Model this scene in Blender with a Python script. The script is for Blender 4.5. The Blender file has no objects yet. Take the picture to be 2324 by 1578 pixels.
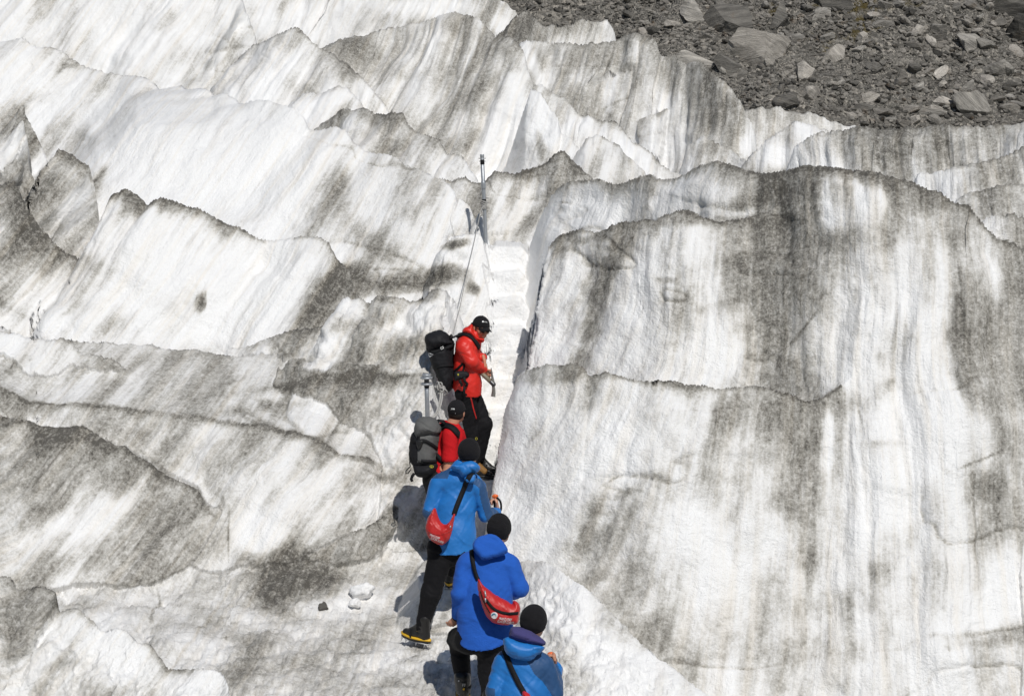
import bpy, bmesh, math, random
import numpy as np
from mathutils import Vector, Matrix

S = bpy.context.scene
COL = S.collection
# ------------------------------------------------------------------ camera, sky, sun, exposure
CZ = 6.0                       # eye height of the photographer above the datum
PITCH = math.radians(8.0)      # looking slightly down
FPX, CX, CY = 4117.0, 1161.5, 789.0   # focal length and centre in tracing units (2323 wide)
cam = bpy.data.cameras.new('camera'); camo = bpy.data.objects.new('camera', cam); COL.objects.link(camo)
camo.location = (0, 0, CZ); camo.rotation_euler = (math.pi/2 - PITCH, 0, 0)
cam.sensor_width = 36.0; cam.lens = 36.0*FPX/2323.0; cam.clip_start = 0.1; cam.clip_end = 2000
S.camera = camo

SUN = Vector((0.21, -0.61, 0.76)).normalized()    # towards the sun: behind the camera, from the right, high
W = bpy.data.worlds.new('World'); S.world = W; W.use_nodes = True
nt = W.node_tree; bg = nt.nodes['Background']
sky = nt.nodes.new('ShaderNodeTexSky'); sky.sky_type = 'NISHITA'; sky.sun_disc = False
sky.sun_elevation = math.asin(SUN.z); sky.sun_rotation = math.atan2(SUN.x, SUN.y)
sky.altitude = 600; sky.air_density = 1.0; sky.dust_density = 0.4
nt.links.new(sky.outputs[0], bg.inputs[0]); bg.inputs[1].default_value = 0.05
sl = bpy.data.lights.new('sun', 'SUN'); sl.energy = 3.35; sl.angle = math.radians(0.53); sl.color = (1.0, 0.97, 0.925)
so = bpy.data.objects.new('sun', sl); COL.objects.link(so); so.location = (20, -30, 45)
so.rotation_euler = SUN.to_track_quat('Z', 'Y').to_euler()
S.view_settings.view_transform = 'Standard'; S.view_settings.look = 'None'
S.view_settings.gamma = 1.0; S.view_settings.use_curve_mapping = False; S.view_settings.exposure = 0.0
S.cycles.max_bounces = 6; S.cycles.diffuse_bounces = 3; S.cycles.glossy_bounces = 2

# ------------------------------------------------------------------ helpers
cp, sp = math.cos(PITCH), math.sin(PITCH)
def ray(px, py):
    u = (px-CX)/FPX; v = -(py-CY)/FPX
    return u, cp+v*sp, -sp+v*cp
def P(px, py, d):
    """world point seen at traced position (px,py) standing d metres away (along y)"""
    x, y, z = ray(px, py); t = d/y
    return np.array((x*t, d, CZ+z*t))
def tag(o, label=None, cat=None, group=None, kind=None):
    if label: o['label'] = label
    if cat: o['category'] = cat
    if group: o['group'] = group
    if kind: o['kind'] = kind
    return o
def empty(name, loc, rz=0.0):
    o = bpy.data.objects.new(name, None); COL.objects.link(o); o.location = Vector(loc); o.rotation_euler = (0, 0, rz)
    o.empty_display_size = 0.1
    return o
def link_mesh(name, me, mats, parent=None):
    """link a mesh; parented meshes keep their world-space vertices (the parents are never rotated)"""
    o = bpy.data.objects.new(name, me); COL.objects.link(o)
    for m in (mats if isinstance(mats, (list, tuple)) else [mats]): me.materials.append(m)
    if parent is not None:
        o.parent = parent
        if parent.type == 'EMPTY': o.matrix_parent_inverse = Matrix.Translation(-parent.location)
    return o
def np_mesh(name, V, F, smooth=True, midx=None):
    """mesh from numpy vertices (n,3) and faces (m,3|4)"""
    me = bpy.data.meshes.new(name)
    V = np.ascontiguousarray(V, dtype=np.float32); F = np.ascontiguousarray(F, dtype=np.int32)
    k = F.shape[1]
    me.vertices.add(len(V)); me.vertices.foreach_set('co', V.ravel())
    me.loops.add(F.size); me.loops.foreach_set('vertex_index', F.ravel())
    me.polygons.add(len(F)); me.polygons.foreach_set('loop_start', np.arange(0, F.size, k, dtype=np.int32))
    me.polygons.foreach_set('loop_total', np.full(len(F), k, dtype=np.int32))
    if midx is not None: me.polygons.foreach_set('material_index', np.ascontiguousarray(midx, dtype=np.int32))
    me.polygons.foreach_set('use_smooth', np.full(len(F), bool(smooth)))
    me.update(calc_edges=True)
    return me
def vattr(me, name, arr, vec=False):
    a = me.attributes.new(name, 'FLOAT_VECTOR' if vec else 'FLOAT', 'POINT')
    a.data.foreach_set('vector' if vec else 'value', np.ascontiguousarray(arr, dtype=np.float32).ravel())

def _h(ix, iy, iz, seed):
    h = (ix.astype(np.uint32)*np.uint32(374761393) + iy.astype(np.uint32)*np.uint32(668265263)
         + iz.astype(np.uint32)*np.uint32(2147483647) + np.uint32((seed*974711+12345) & 0xffffffff))
    h = (h ^ (h >> np.uint32(13)))*np.uint32(1274126177)
    h = (h ^ (h >> np.uint32(16)))*np.uint32(2246822519)
    h = h ^ (h >> np.uint32(15))
    return (h & np.uint32(0xffffff)).astype(np.float32)*np.float32(2/0xffffff)-np.float32(1)
def vn(x, y, z=None, seed=0):
    """value noise in -1..1"""
    x = np.asarray(x, np.float32); y = np.asarray(y, np.float32)
    x0 = np.floor(x); y0 = np.floor(y); fx = x-x0; fy = y-y0
    fx = fx*fx*fx*(fx*(fx*6-15)+10); fy = fy*fy*fy*(fy*(fy*6-15)+10)
    ix = x0.astype(np.int32); iy = y0.astype(np.int32)
    def layer(iz):
        a = _h(ix, iy, iz, seed); b = _h(ix+1, iy, iz, seed); c = _h(ix, iy+1, iz, seed); d = _h(ix+1, iy+1, iz, seed)
        ab = a+(b-a)*fx; cd = c+(d-c)*fx
        return ab+(cd-ab)*fy
    if z is None: return layer(np.zeros_like(ix))
    z = np.asarray(z, np.float32); z0 = np.floor(z); fz = z-z0; fz = fz*fz*(3-2*fz); iz = z0.astype(np.int32)
    l0 = layer(iz); return l0+(layer(iz+1)-l0)*fz
def fbm(x, y, z=None, o=4, seed=0, g=0.5, lac=2.03):
    s = 0; a = 1.0; n = 0
    for i in range(o):
        s = s + a*vn(x, y, z, seed+i*17); n += a
        x = x*lac+3.7; y = y*lac+1.3; a *= g
        if z is not None: z = z*lac+5.1
    return s/n
def sstep(a, b, x):
    t = np.clip((np.asarray(x)-a)/(b-a), 0, 1); return t*t*(3-2*t)

# ------------------------------------------------------------------ materials
def new_mat(name):
    m = bpy.data.materials.new(name); m.use_nodes = True
    n = m.node_tree.nodes; b = n['Principled BSDF']
    return m, m.node_tree, n, m.node_tree.links, b
def simple(name, col, rough=0.7, metal=0.0, bump=0.0, bscale=60.0, var=0.12, vscale=25.0, sheen=0.0):
    """cloth / plastic / metal with a little colour variation and surface grain"""
    m, t, n, l, b = new_mat(name)
    b.inputs['Roughness'].default_value = rough; b.inputs['Metallic'].default_value = metal
    if sheen: b.inputs['Sheen Weight'].default_value = sheen
    b.inputs['Specular IOR Level'].default_value = .5 if metal or rough < .56 else .22
    tc = n.new('ShaderNodeTexCoord')
    nz = n.new('ShaderNodeTexNoise'); nz.inputs['Scale'].default_value = vscale; nz.inputs['Detail'].default_value = 5
    l.new(tc.outputs['Object'], nz.inputs['Vector'])
    mx = n.new('ShaderNodeMix'); mx.data_type = 'RGBA'
    c = Vector(col)
    mx.inputs[6].default_value = (*(c*(1-var)), 1); mx.inputs[7].default_value = (*(c*(1+var)), 1)
    l.new(nz.outputs['Fac'], mx.inputs[0]); l.new(mx.outputs[2], b.inputs['Base Color'])
    if bump:
        n2 = n.new('ShaderNodeTexNoise'); n2.inputs['Scale'].default_value = bscale; n2.inputs['Detail'].default_value = 3
        l.new(tc.outputs['Object'], n2.inputs['Vector'])
        bp = n.new('ShaderNodeBump'); bp.inputs['Strength'].default_value = bump; bp.inputs['Distance'].default_value = 0.01
        l.new(n2.outputs['Fac'], bp.inputs['Height']); l.new(bp.outputs[0], b.inputs['Normal'])
    return m
# ------------------------------------------------------------------ glacier: every ridge crest has its own distance and height
# name: crest points (px,py), distances [(px,d)...], front slope, back slope (negative = rises behind), shelf length,
#       crest dirt strength, crest dirt depth in m, flute amount, jag
RIDGES = [
 dict(n='far_wall', p=[(500,-60),(900,-55),(1090,-45),(1118,-15),(1140,2),(1160,16),(1176,30),(1190,60),(1215,120),(1240,200)], d=[(500,50),(1240,50)], s=2.2, b=1.0, cd=.15, cw=.6, fl=2.2),
 dict(n='far_left', p=[(-150,-120),(100,-90),(300,-80),(480,-50),(530,-30),(550,0),(564,35),(576,68),(586,105),(600,150),(625,210)], d=[(-150,44),(583,42)], s=1.3, b=1.0, cd=.1, cw=.5, fl=1.7, wh=-0.06),
 dict(n='far_mid', p=[(1085,90),(1107,73),(1125,80),(1143,66),(1165,40),(1190,23),(1208,32),(1230,58),(1255,54),(1275,58),(1294,54),(1320,43),(1350,46),(1377,47),(1392,65),(1399,90),(1410,140)], d=[(1085,44),(1410,46)], s=1.3, b=1.2, cd=.55, cw=.5, fl=2.2),
 dict(n='right_serac', p=[(1165,130),(1179,97),(1222,92),(1273,95),(1327,101),(1384,95),(1410,85),(1428,74),(1442,72),(1478,84),(1490,94),(1494,124),(1510,128),(1530,123),(1548,143),(1559,147),(1575,139),(1591,140),(1609,158),(1638,180),(1660,205),(1674,230),(1689,252),(1704,275),(1712,300),(1718,330),(1722,380)], d=[(1165,40),(1450,40),(1720,37)], s=1.9, b=1.3, cd=.3, cw=.6, fl=3.0),
 dict(n='serac_rib', p=[(1585,345),(1603,318),(1622,296),(1640,270),(1660,246),(1678,234)], d=[(1585,37.6),(1678,37.4)], s=2.6, b=1.0, cd=.3, cw=.3, fl=1.8),
 dict(n='serac_rib', p=[(1440,300),(1455,282),(1470,268),(1490,262),(1507,256),(1522,262),(1545,256),(1570,240)], d=[(1440,38.7),(1570,38.4)], s=2.6, b=.9, cd=.35, cw=.25, fl=1.8),
 dict(n='serac_rib', p=[(1330,240),(1350,205),(1372,188),(1400,172),(1425,166),(1440,176)], d=[(1330,39.3),(1440,39.2)], s=2.6, b=.9, cd=.3, cw=.25, fl=1.8),
 dict(n='far_rib', p=[(205,112),(225,95),(260,78),(300,62),(340,40),(370,28)], d=[(205,42.6),(370,43)], s=1.8, b=.9, cd=.5, cw=.2, fl=2),
 dict(n='serac_skirt', p=[(1560,330),(1595,306),(1612,318),(1627,323),(1656,335),(1681,356),(1703,362),(1732,381),(1753,390),(1770,420)], d=[(1560,33),(1770,32)], s=2.0, b=1.5, cd=.3, cw=.3, fl=2),
 dict(n='small_far', p=[(1680,275),(1692,249),(1706,243),(1721,240),(1735,246),(1750,244),(1764,238),(1785,248),(1804,256),(1829,256),(1850,258),(1872,266),(1880,278),(1897,275),(1919,287),(1941,285),(1960,300)], d=[(1680,44),(1960,44)], s=2.0, b=1.5, cd=.15, cw=.3, fl=1.2),
 dict(n='hump', p=[(1660,420),(1683,380),(1703,353),(1739,317),(1775,292),(1804,279),(1825,279),(1847,281),(1861,292),(1880,296),(1900,330)], d=[(1660,30),(1900,30)], s=1.5, b=1.5, cd=.3, cw=.3, fl=2.2),
 dict(n='right_back', p=[(1800,330),(1840,306),(1880,296),(1955,288),(1991,293),(2077,293),(2135,288),(2207,286),(2265,283),(2323,279),(2500,270)], d=[(1800,26.5),(2500,24.5)], s=1.5, b=1.2, cd=.5, cw=.5, fl=2.6),
 dict(n='right_back_low', p=[(2080,395),(2140,385),(2207,371),(2245,362),(2279,349),(2323,335),(2500,300)], d=[(2080,22.4),(2500,22)], s=1.3, b=1.0, cd=.5, cw=.25, fl=2),
 dict(n='big_serac', p=[(690,150),(744,104),(772,91),(800,84),(834,76),(850,70),(866,65),(898,59),(949,50),(970,44),(996,36),(1039,25),(1068,38),(1089,43),(1107,66),(1125,82),(1143,83),(1168,90),(1180,104),(1190,122),(1197,155),(1208,202),(1222,259),(1233,306),(1237,350),(1242,385),(1247,430)], d=[(690,35),(1040,34.5),(1200,33),(1247,32)], s=1.25, b=1.4, cd=0.3, cw=.45, fl=2.6),
 dict(n='inner_crest', p=[(1010,235),(1035,207),(1057,192),(1080,178),(1100,167),(1130,164),(1150,166),(1185,170)], d=[(1010,33.7),(1185,33.3)], s=1.7, b=.9, cd=0.4, cw=.2, fl=1.5),
 dict(n='strip', p=[(1190,190),(1206,195),(1222,190),(1233,197),(1255,212),(1284,223),(1302,243),(1320,263),(1334,260),(1356,270),(1375,270),(1392,272),(1413,292),(1435,320),(1464,335),(1492,360),(1518,382),(1543,392),(1580,420)], d=[(1190,33),(1580,31)], s=1.2, b=1.2, cd=.35, cw=.15, fl=2.0),
 dict(n='strip_low', p=[(1205,200),(1226,212),(1240,232),(1248,245),(1257,256),(1266,266),(1273,302),(1294,313),(1316,342),(1327,360),(1350,400)], d=[(1205,31.5),(1350,30)], s=1.3, b=1.3, cd=.2, cw=.12, fl=.8),
 dict(n='strip_mid', p=[(1300,360),(1318,330),(1330,312),(1350,306),(1372,312),(1400,330),(1440,365),(1470,400)], d=[(1300,29.5),(1470,29.5)], s=1.0, b=.9, cd=.35, cw=.12, fl=1.0),
 dict(n='left_hump', p=[(440,240),(470,205),(500,180),(525,150),(545,128),(560,115),(575,100),(590,96),(615,83),(641,72),(660,63),(677,61),(698,82),(710,95),(723,104),(750,122),(774,137),(810,166),(836,194),(852,212),(866,232),(877,252),(890,300)], d=[(440,35),(890,33)], s=1.1, b=1.3, cd=0.4, cw=.35, fl=2.6),
 dict(n='hump_lip', p=[(660,235),(690,212),(698,209),(720,212),(741,209),(755,203),(770,194),(790,200),(820,235)], d=[(660,32),(820,31.8)], s=1.0, b=1.0, cd=.2, cw=.12, fl=1.2),
 dict(n='middle_left', p=[(690,320),(705,300),(722,287),(738,274),(757,258),(776,247),(800,247),(830,243),(845,251),(857,257),(877,257),(895,254),(913,252),(920,264),(926,281),(945,297),(974,306),(999,320),(1014,349),(1030,347),(1046,349),(1058,370),(1068,389),(1080,404),(1090,420),(1100,450)], d=[(690,29.5),(1100,27)], s=1.2, b=1.2, cd=.5, cw=.28, fl=2.2),
 dict(n='saddle', p=[(985,420),(1003,403),(1025,411),(1042,404),(1057,399),(1068,411),(1082,416),(1096,417),(1107,399),(1122,387),(1145,387),(1168,389),(1190,384),(1212,378),(1230,372),(1248,360),(1264,351),(1280,344),(1298,364),(1320,382),(1336,395),(1352,409),(1380,440)], d=[(985,24.7),(1380,24.4)], s=1.15, b=1.2, cd=.9, cw=.16, fl=1.4),
 dict(n='long_white', p=[(-250,40),(-100,80),(0,92),(50,86),(86,108),(120,108),(140,112),(158,130),(180,144),(216,158),(252,167),(288,173),(320,175),(342,180),(364,202),(390,199),(414,194),(425,208),(440,204),(461,202),(475,206),(490,216),(505,212),(518,212),(532,222),(547,237),(565,233),(583,229),(600,227),(612,227),(630,233),(648,241),(672,250),(691,263),(697,280),(702,298),(720,296),(738,291),(755,287),(770,287),(783,292),(805,324),(825,337),(852,345),(880,349),(900,358),(924,371),(960,389),(980,397),(1003,404),(1020,418),(1032,434),(1042,468),(1050,495),(1060,535),(1075,580)], d=[(-250,30),(300,28.5),(560,25.6),(780,24.6),(1075,23.0)], s=.95, b=1.1, cd=0.12, cw=.3, fl=0.55, wh=-0.2),
 dict(n='fin', p=[(1030,470),(1042,443),(1052,452),(1068,468),(1078,497),(1086,524),(1095,560)], d=[(1030,23.2),(1095,23.0)], s=2, b=1.5, cd=.3, cw=.06, fl=.6),
 dict(n='fin', p=[(1075,500),(1086,482),(1098,487),(1111,497),(1125,518),(1132,551),(1140,580)], d=[(1075,22.8),(1140,22.6)], s=2, b=1.5, cd=.1, cw=.06, fl=.6),
 dict(n='left_peak_far', p=[(-200,260),(-60,330),(0,304),(22,275),(40,252),(54,236),(60,262),(80,300),(100,350)], d=[(-200,26),(100,26)], s=1.6, b=1.0, cd=0.5, cw=.25, fl=2.4),
 dict(n='left_peak_mid', p=[(-200,330),(-40,360),(10,320),(36,292),(52,272),(58,300),(56,345),(66,385),(75,402),(90,440)], d=[(-200,24.8),(90,24.6)], s=1.6, b=1.1, cd=0.4, cw=.2, fl=2.2),
 dict(n='left_peak', p=[(55,470),(72,432),(84,418),(96,402),(108,389),(122,360),(133,335),(148,341),(162,349),(185,364),(202,372),(211,408),(218,440),(224,470),(232,520)], d=[(55,23.3),(232,23.3)], s=1.4, b=1.2, cd=0.5, cw=.22, fl=2.0),
 dict(n='main_left', p=[(-250,360),(-60,400),(0,421),(20,413),(36,414),(48,445),(61,475),(90,511),(119,548),(145,570),(173,584),(190,580),(202,571),(216,535),(230,502),(252,446),(268,434),(284,425),(305,438),(324,453),(335,464),(350,452),(364,443),(380,450),(396,457),(420,464),(450,471),(478,485),(504,500),(525,510),(547,515),(565,527),(590,540),(620,543),(648,540),(672,536),(695,532),(720,536),(749,554),(762,578),(780,600),(797,618),(801,640),(815,680)], d=[(-250,22.6),(700,22.2),(815,21.8)], s=1.12, b=1.2, cd=1.0, cw=.15, fl=1.4, wh=-0.08),
 dict(n='stair_head_left', p=[(990,575),(1006,552),(1030,540),(1053,533),(1070,531),(1084,529),(1096,531),(1106,535),(1118,546),(1126,562),(1140,600)], d=[(990,22.0),(1140,22.3)], s=1.1, b=1.4, cd=.1, cw=.05, fl=.4, K=0.9, wh=-0.12),
 dict(n='hollow_lip', p=[(480,812),(520,800),(560,792),(590,778),(612,765),(648,752),(690,748),(725,744),(744,738),(762,700),(780,677),(800,680),(816,673),(840,690),(858,668),(880,661),(895,668),(910,672),(935,680),(960,677),(975,660),(992,652),(1008,660),(1024,666),(1042,672),(1058,670),(1075,664),(1090,680),(1100,698),(1115,740)], d=[(480,20.9),(725,20.8),(1115,20.6)], s=0.75, b=1.5, cd=.25, cw=.08, fl=.8, K=1.05, wh=-0.04),
 dict(n='lower_left_crest', p=[(-200,720),(0,749),(36,760),(60,768),(90,773),(115,775),(137,770),(150,773),(166,782),(178,797),(191,814),(210,812),(230,810),(240,814),(252,811),(262,820),(274,833),(288,854),(310,875)], d=[(-200,20.3),(310,19.9)], s=1.1, b=1.1, cd=.55, cw=.1, fl=1.3),
 dict(n='shelf_edge', p=[(-250,860),(0,880),(22,889),(45,900),(72,911),(119,917),(180,918),(245,920),(324,933),(380,936),(432,943),(480,948),(522,953),(576,965),(630,972),(684,984),(731,1001),(755,1015),(772,1030),(800,1038),(840,1042),(860,1062),(885,1090),(920,1130)], d=[(-250,19.3),(500,19.1),(700,18.8),(800,18.6),(920,18.95)], s=1.25, b=-.34, L=1.5, cd=0.5, cw=0.06, fl=1.3, wh=-0.02),
 dict(n='shelf_right', p=[(520,905),(576,893),(648,880),(700,868),(756,857),(800,853),(836,851),(900,855),(960,857),(1010,858),(1050,862),(1090,885),(1110,930)], d=[(520,19.8),(800,19.6),(960,19.5),(1110,19.5)], s=1.5, b=-0.25, L=1.1, cd=0.45, cw=0.05, fl=1.2),
 dict(n='front_left', p=[(-250,910),(0,943),(30,950),(65,958),(126,969),(160,968),(187,969),(216,987),(250,998),(288,1008),(302,1024),(330,1045),(360,1067),(378,1078),(415,1092),(450,1107),(458,1122),(464,1139),(482,1163),(500,1168),(515,1200),(519,1230),(520,1260),(530,1300)], d=[(-250,18.6),(530,18.2)], s=1.25, b=.35, L=.5, cd=.7, cw=.12, fl=1.6),
 dict(n='front_left_low', p=[(535,1300),(546,1272),(558,1268),(583,1280),(589,1309),(592,1340),(596,1380)], d=[(535,17.9),(596,17.9)], s=1.6, b=.8, cd=.4, cw=.15, fl=1.4),
 dict(n='wall_foot', p=[(690,1300),(703,1262),(725,1246),(744,1233),(775,1221),(805,1208),(840,1195),(880,1178),(930,1150),(970,1120),(1000,1090)], d=[(690,17.9),(850,18.25),(930,18.8),(1000,19.1)], s=1.7, b=.9, cd=.5, cw=.1, fl=2.0, sm=25),
 dict(n='right_upper', p=[(1215,520),(1228,490),(1244,457),(1252,438),(1262,427),(1280,416),(1298,410),(1330,409),(1356,410),(1380,412),(1406,414),(1425,409),(1442,403),(1474,396),(1490,402),(1507,407),(1525,404),(1543,400),(1566,386),(1590,375),(1610,370),(1624,367),(1640,370),(1656,374),(1689,382),(1715,388),(1739,392),(1765,390),(1793,387),(1815,378),(1835,377),(1880,382),(1908,383),(1937,390),(1970,393),(2002,394),(2030,400),(2063,410),(2100,424),(2135,439),(2167,455),(2200,462),(2218,490),(2235,512),(2262,540),(2330,575),(2500,640)], d=[(1215,22.6),(1300,22.0),(1474,21.1),(1624,20.3),(1800,19.6),(2000,19),(2250,18.6)], s=1.5, b=1.2, cd=.75, cw=0.1, fl=1.6),
 dict(n='right_main', p=[(1128,830),(1150,770),(1166,725),(1182,670),(1198,612),(1222,575),(1248,551),(1262,538),(1277,529),(1300,521),(1320,517),(1335,522),(1348,527),(1362,523),(1377,517),(1395,508),(1417,500),(1440,501),(1464,500),(1500,493),(1536,484),(1560,482),(1580,486),(1595,498),(1615,502),(1638,504),(1660,499),(1689,493),(1717,500),(1753,500),(1775,506),(1790,511),(1850,530),(1920,560),(2000,605)], d=[(1128,19.3),(1166,19.9),(1200,20.5),(1250,20.6),(1320,20.25),(1420,19.8),(1540,19.5),(1700,19.40),(1790,19.44),(1850,19.42),(2000,19.0)], s=1.42, b=1.1, cd=.85, cw=0.1, fl=1.6),
 dict(n='right_lower', p=[(1120,1010),(1138,950),(1150,905),(1158,885),(1176,855),(1188,843),(1201,836),(1220,828),(1240,825),(1266,831),(1280,831),(1295,829),(1310,831),(1320,836),(1330,845),(1338,855),(1355,848),(1374,844),(1392,846),(1410,851),(1430,858),(1450,866),(1470,866),(1493,864),(1536,867),(1570,872),(1606,879),(1624,886),(1660,882),(1703,879),(1739,878),(1775,890),(1793,891),(1833,904),(1850,900),(1865,897),(1901,887),(1930,893),(1948,905),(1956,922),(1990,940),(2060,968),(2130,1005),(2200,1060)], d=[(1120,18.75),(1160,18.45),(1240,18.05),(1320,17.8),(1500,17.5),(1800,17.6),(1930,17.85),(1980,17.95),(2060,17.82),(2200,17.6)], s=1.55, b=.5, L=.35, cd=0.5, cw=0.06, fl=1.6),
 dict(n='right_edge_back', p=[(2150,475),(2171,452),(2193,436),(2215,431),(2236,428),(2250,421),(2261,418),(2280,420),(2301,419),(2323,421),(2500,410)], d=[(2150,20.6),(2500,20.3)], s=1.6, b=1.0, cd=.6, cw=.12, fl=1.2),
 dict(n='right_edge', p=[(2205,545),(2221,505),(2238,492),(2257,486),(2279,490),(2290,484),(2301,481),(2312,492),(2323,493),(2500,480)], d=[(2205,19.0),(2290,18.9),(2500,18.8)], s=1.5, b=1.1, cd=.7, cw=.25, fl=1.5),
 dict(n='bank', p=[(980,1440),(1040,1385),(1110,1300),(1140,1262),(1165,1240),(1190,1228),(1220,1229),(1250,1240),(1275,1252),(1290,1275),(1305,1300),(1350,1360),(1375,1385),(1400,1410),(1450,1455),(1500,1500),(1550,1538),(1600,1578),(1700,1660)], d=[(980,17.3),(1110,16.9),(1200,16.5),(1280,16.1),(1350,15.8),(1600,15.0),(1700,14.8)], s=.62, b=1.2, cd=.05, cw=.05, fl=.5, sm=40, wh=-0.12),
 dict(n='front_block', p=[(-200,1270),(-60,1290),(0,1298),(14,1300),(25,1306),(43,1330),(65,1332),(90,1330),(110,1336),(126,1344),(135,1388),(160,1383),(180,1381),(205,1398),(230,1425),(260,1428),(288,1434),(313,1459),(330,1460),(346,1463),(364,1488),(385,1515),(410,1516),(432,1514),(455,1514),(472,1516),(490,1521),(504,1529),(514,1544),(519,1560),(524,1590),(540,1650)], d=[(-200,12.4),(540,12.0)], s=.85, b=1.5, cd=0.55, cw=0.1, fl=.9, wh=-0.06),
]
NX = len(RIDGES)
A0, A1, NC = -0.335, 0.335, 1240
acol = np.linspace(A0, A1, NC).astype(np.float32); INVDA = np.float32((NC-1)/(A1-A0))
for r in RIDGES:
    ds = np.array(r['d'], float); q = []
    for px, py in r['p']:
        d = np.interp(px, ds[:, 0], ds[:, 1]); w = P(px, py, d); q.append((w[0]/d, d, w[2]-CZ))
    q = np.array(q); o = np.argsort(q[:, 0], kind='stable'); q = q[o]
    q[:, 0] = np.maximum.accumulate(q[:, 0]+np.arange(len(q))*1e-6)
    r['Y'] = np.interp(acol, q[:, 0], q[:, 1]).astype(np.float32)
    z = np.interp(acol, q[:, 0], q[:, 2]).astype(np.float32)
    i = RIDGES.index(r)
    r['span'] = (int(np.clip(np.searchsorted(acol, q[0, 0]-6.5/q[0, 1]), 0, NC-2)), int(np.clip(np.searchsorted(acol, q[-1, 0]+3.5/q[-1, 1]), 2, NC)))
    r['ef'] = np.clip((np.minimum(acol-q[0, 0], q[-1, 0]-acol)*r['Y'])/.9, 0, 1).astype(np.float32)
    px = 1.0/r['Y']
    jag = fbm(acol*r['Y']*7.0, r['Y']*0+i*7.7, o=4, seed=50+i, g=.6)*0.030*np.sqrt(r['Y']/20) + np.abs(vn(acol*r['Y']*3, r['Y']*0+i*3.1, seed=91))*.03
    r['Z'] = z + jag
    m = (acol < q[0, 0]) | (acol > q[-1, 0])
    if 'sm' in r:
        k_ = np.exp(-.5*(np.arange(-3*r['sm'], 3*r['sm']+1)/r['sm'])**2); k_ /= k_.sum()
        r['Z'] = np.convolve(np.pad(z, 3*r['sm'], mode='edge'), k_, 'valid').astype(np.float32)+jag
        r['Y'] = np.convolve(np.pad(r['Y'], 3*r['sm'], mode='edge'), k_, 'valid').astype(np.float32)
    # the ends of a ridge run down into the ice
    over = np.maximum(q[0, 0]-acol, acol-q[-1, 0])*r['Y']
    r['Z'] = np.where(m, r['Z']-np.maximum(over, 0)*3.0, r['Z']).astype(np.float32)
    k_ = np.exp(-.5*(np.arange(-54, 55)/18)**2); k_ /= k_.sum()
    r['Y'] = np.convolve(np.pad(r['Y'], 54, mode='edge'), k_, 'valid').astype(np.float32)
    # crest line wanders back and forth a little
    r['Y'] = r['Y'] + fbm(acol*r['Y']*1.3, r['Y']*0+i, o=3, seed=20+i)*0.10*(r['Y']/20)

def blur(a, s):
    k_ = np.exp(-.5*(np.arange(-3*s, 3*s+1)/s)**2); k_ /= k_.sum()
    return np.convolve(np.pad(a, 3*s, mode='edge'), k_, 'valid').astype(np.float32)
kcol = np.interp(acol, [-.33, -.28, -.12, -.05, .0, .03, .28], [.75, .62, .52, .35, .12, .06, .0]).astype(np.float32)   # how far the flow lines lean
for r in RIDGES:
    r['Zs'] = blur(r['Z'], 14); r['Zd'] = r['Z']-r['Zs']; r['Ys'] = blur(r['Y'], 14); r['Yd'] = r['Y']-r['Ys']
PATHY = np.array([5, 11, 13.5, 14.7, 15.3, 16.3, 16.6, 16.9, 17.4, 18.3, 18.8, 19.25]); PATHZ = np.array([-8.5, -6.5, -5.62, -5.2, -5.12, -5.03, -4.9, -4.70, -4.75, -4.77, -4.5, -4.18])
ST0, ST1, NST, ZST0, ZST1 = 19.6, 22.4, 8, -4.17, -1.88
def stair_z(Y):
    t = np.clip((Y-ST0)/(ST1-ST0), 0, 1)*NST; k = np.floor(t); f = t-k
    f = sstep(0.78, 0.97, f)*0.93+f*0.07
    z = ZST0+(ZST1-ZST0)*(k+f)/NST
    return np.where(Y < ST0, np.interp(Y, PATHY, PATHZ), np.where(Y > ST1, ZST1+(Y-ST1)*-.02, z))
def stair_x(Y): return np.interp(Y, [14, 16.3, 17.3, 18.1, 18.8, 19.4, 20.4, 21.4, 22.4, 24.5], [-.3, -.55, -.62, -.66, -.48, -.31, -.15, -.09, -.05, -.03])
def stair_w(Y): return np.interp(Y, [16.3, 18.2, 19.4, 20.4, 21.4, 22.4, 24.5], [.25, .34, .28, .25, .23, .20, .24])
def floor_z(X, Y):
    z = np.interp(Y, [5, 9, 12, 13.5, 14.7, 17.3, 19, 24, 27, 31, 40, 50, 80], [-8.5, -7.4, -6.2, -5.72, -5.2, -5.0, -4.6, -3.0, -2.6, -2.6, -3, -4, -6])
    z = z + fbm(X*.9, Y*.9, o=3, seed=3)*.10 + sstep(-.6, -3.0, X)*sstep(14.5, 16.5, Y)*.10
    z = z-sstep(.7, 1.5, X)*sstep(17.5, 15.5, Y)*2.2
    return z
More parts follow.
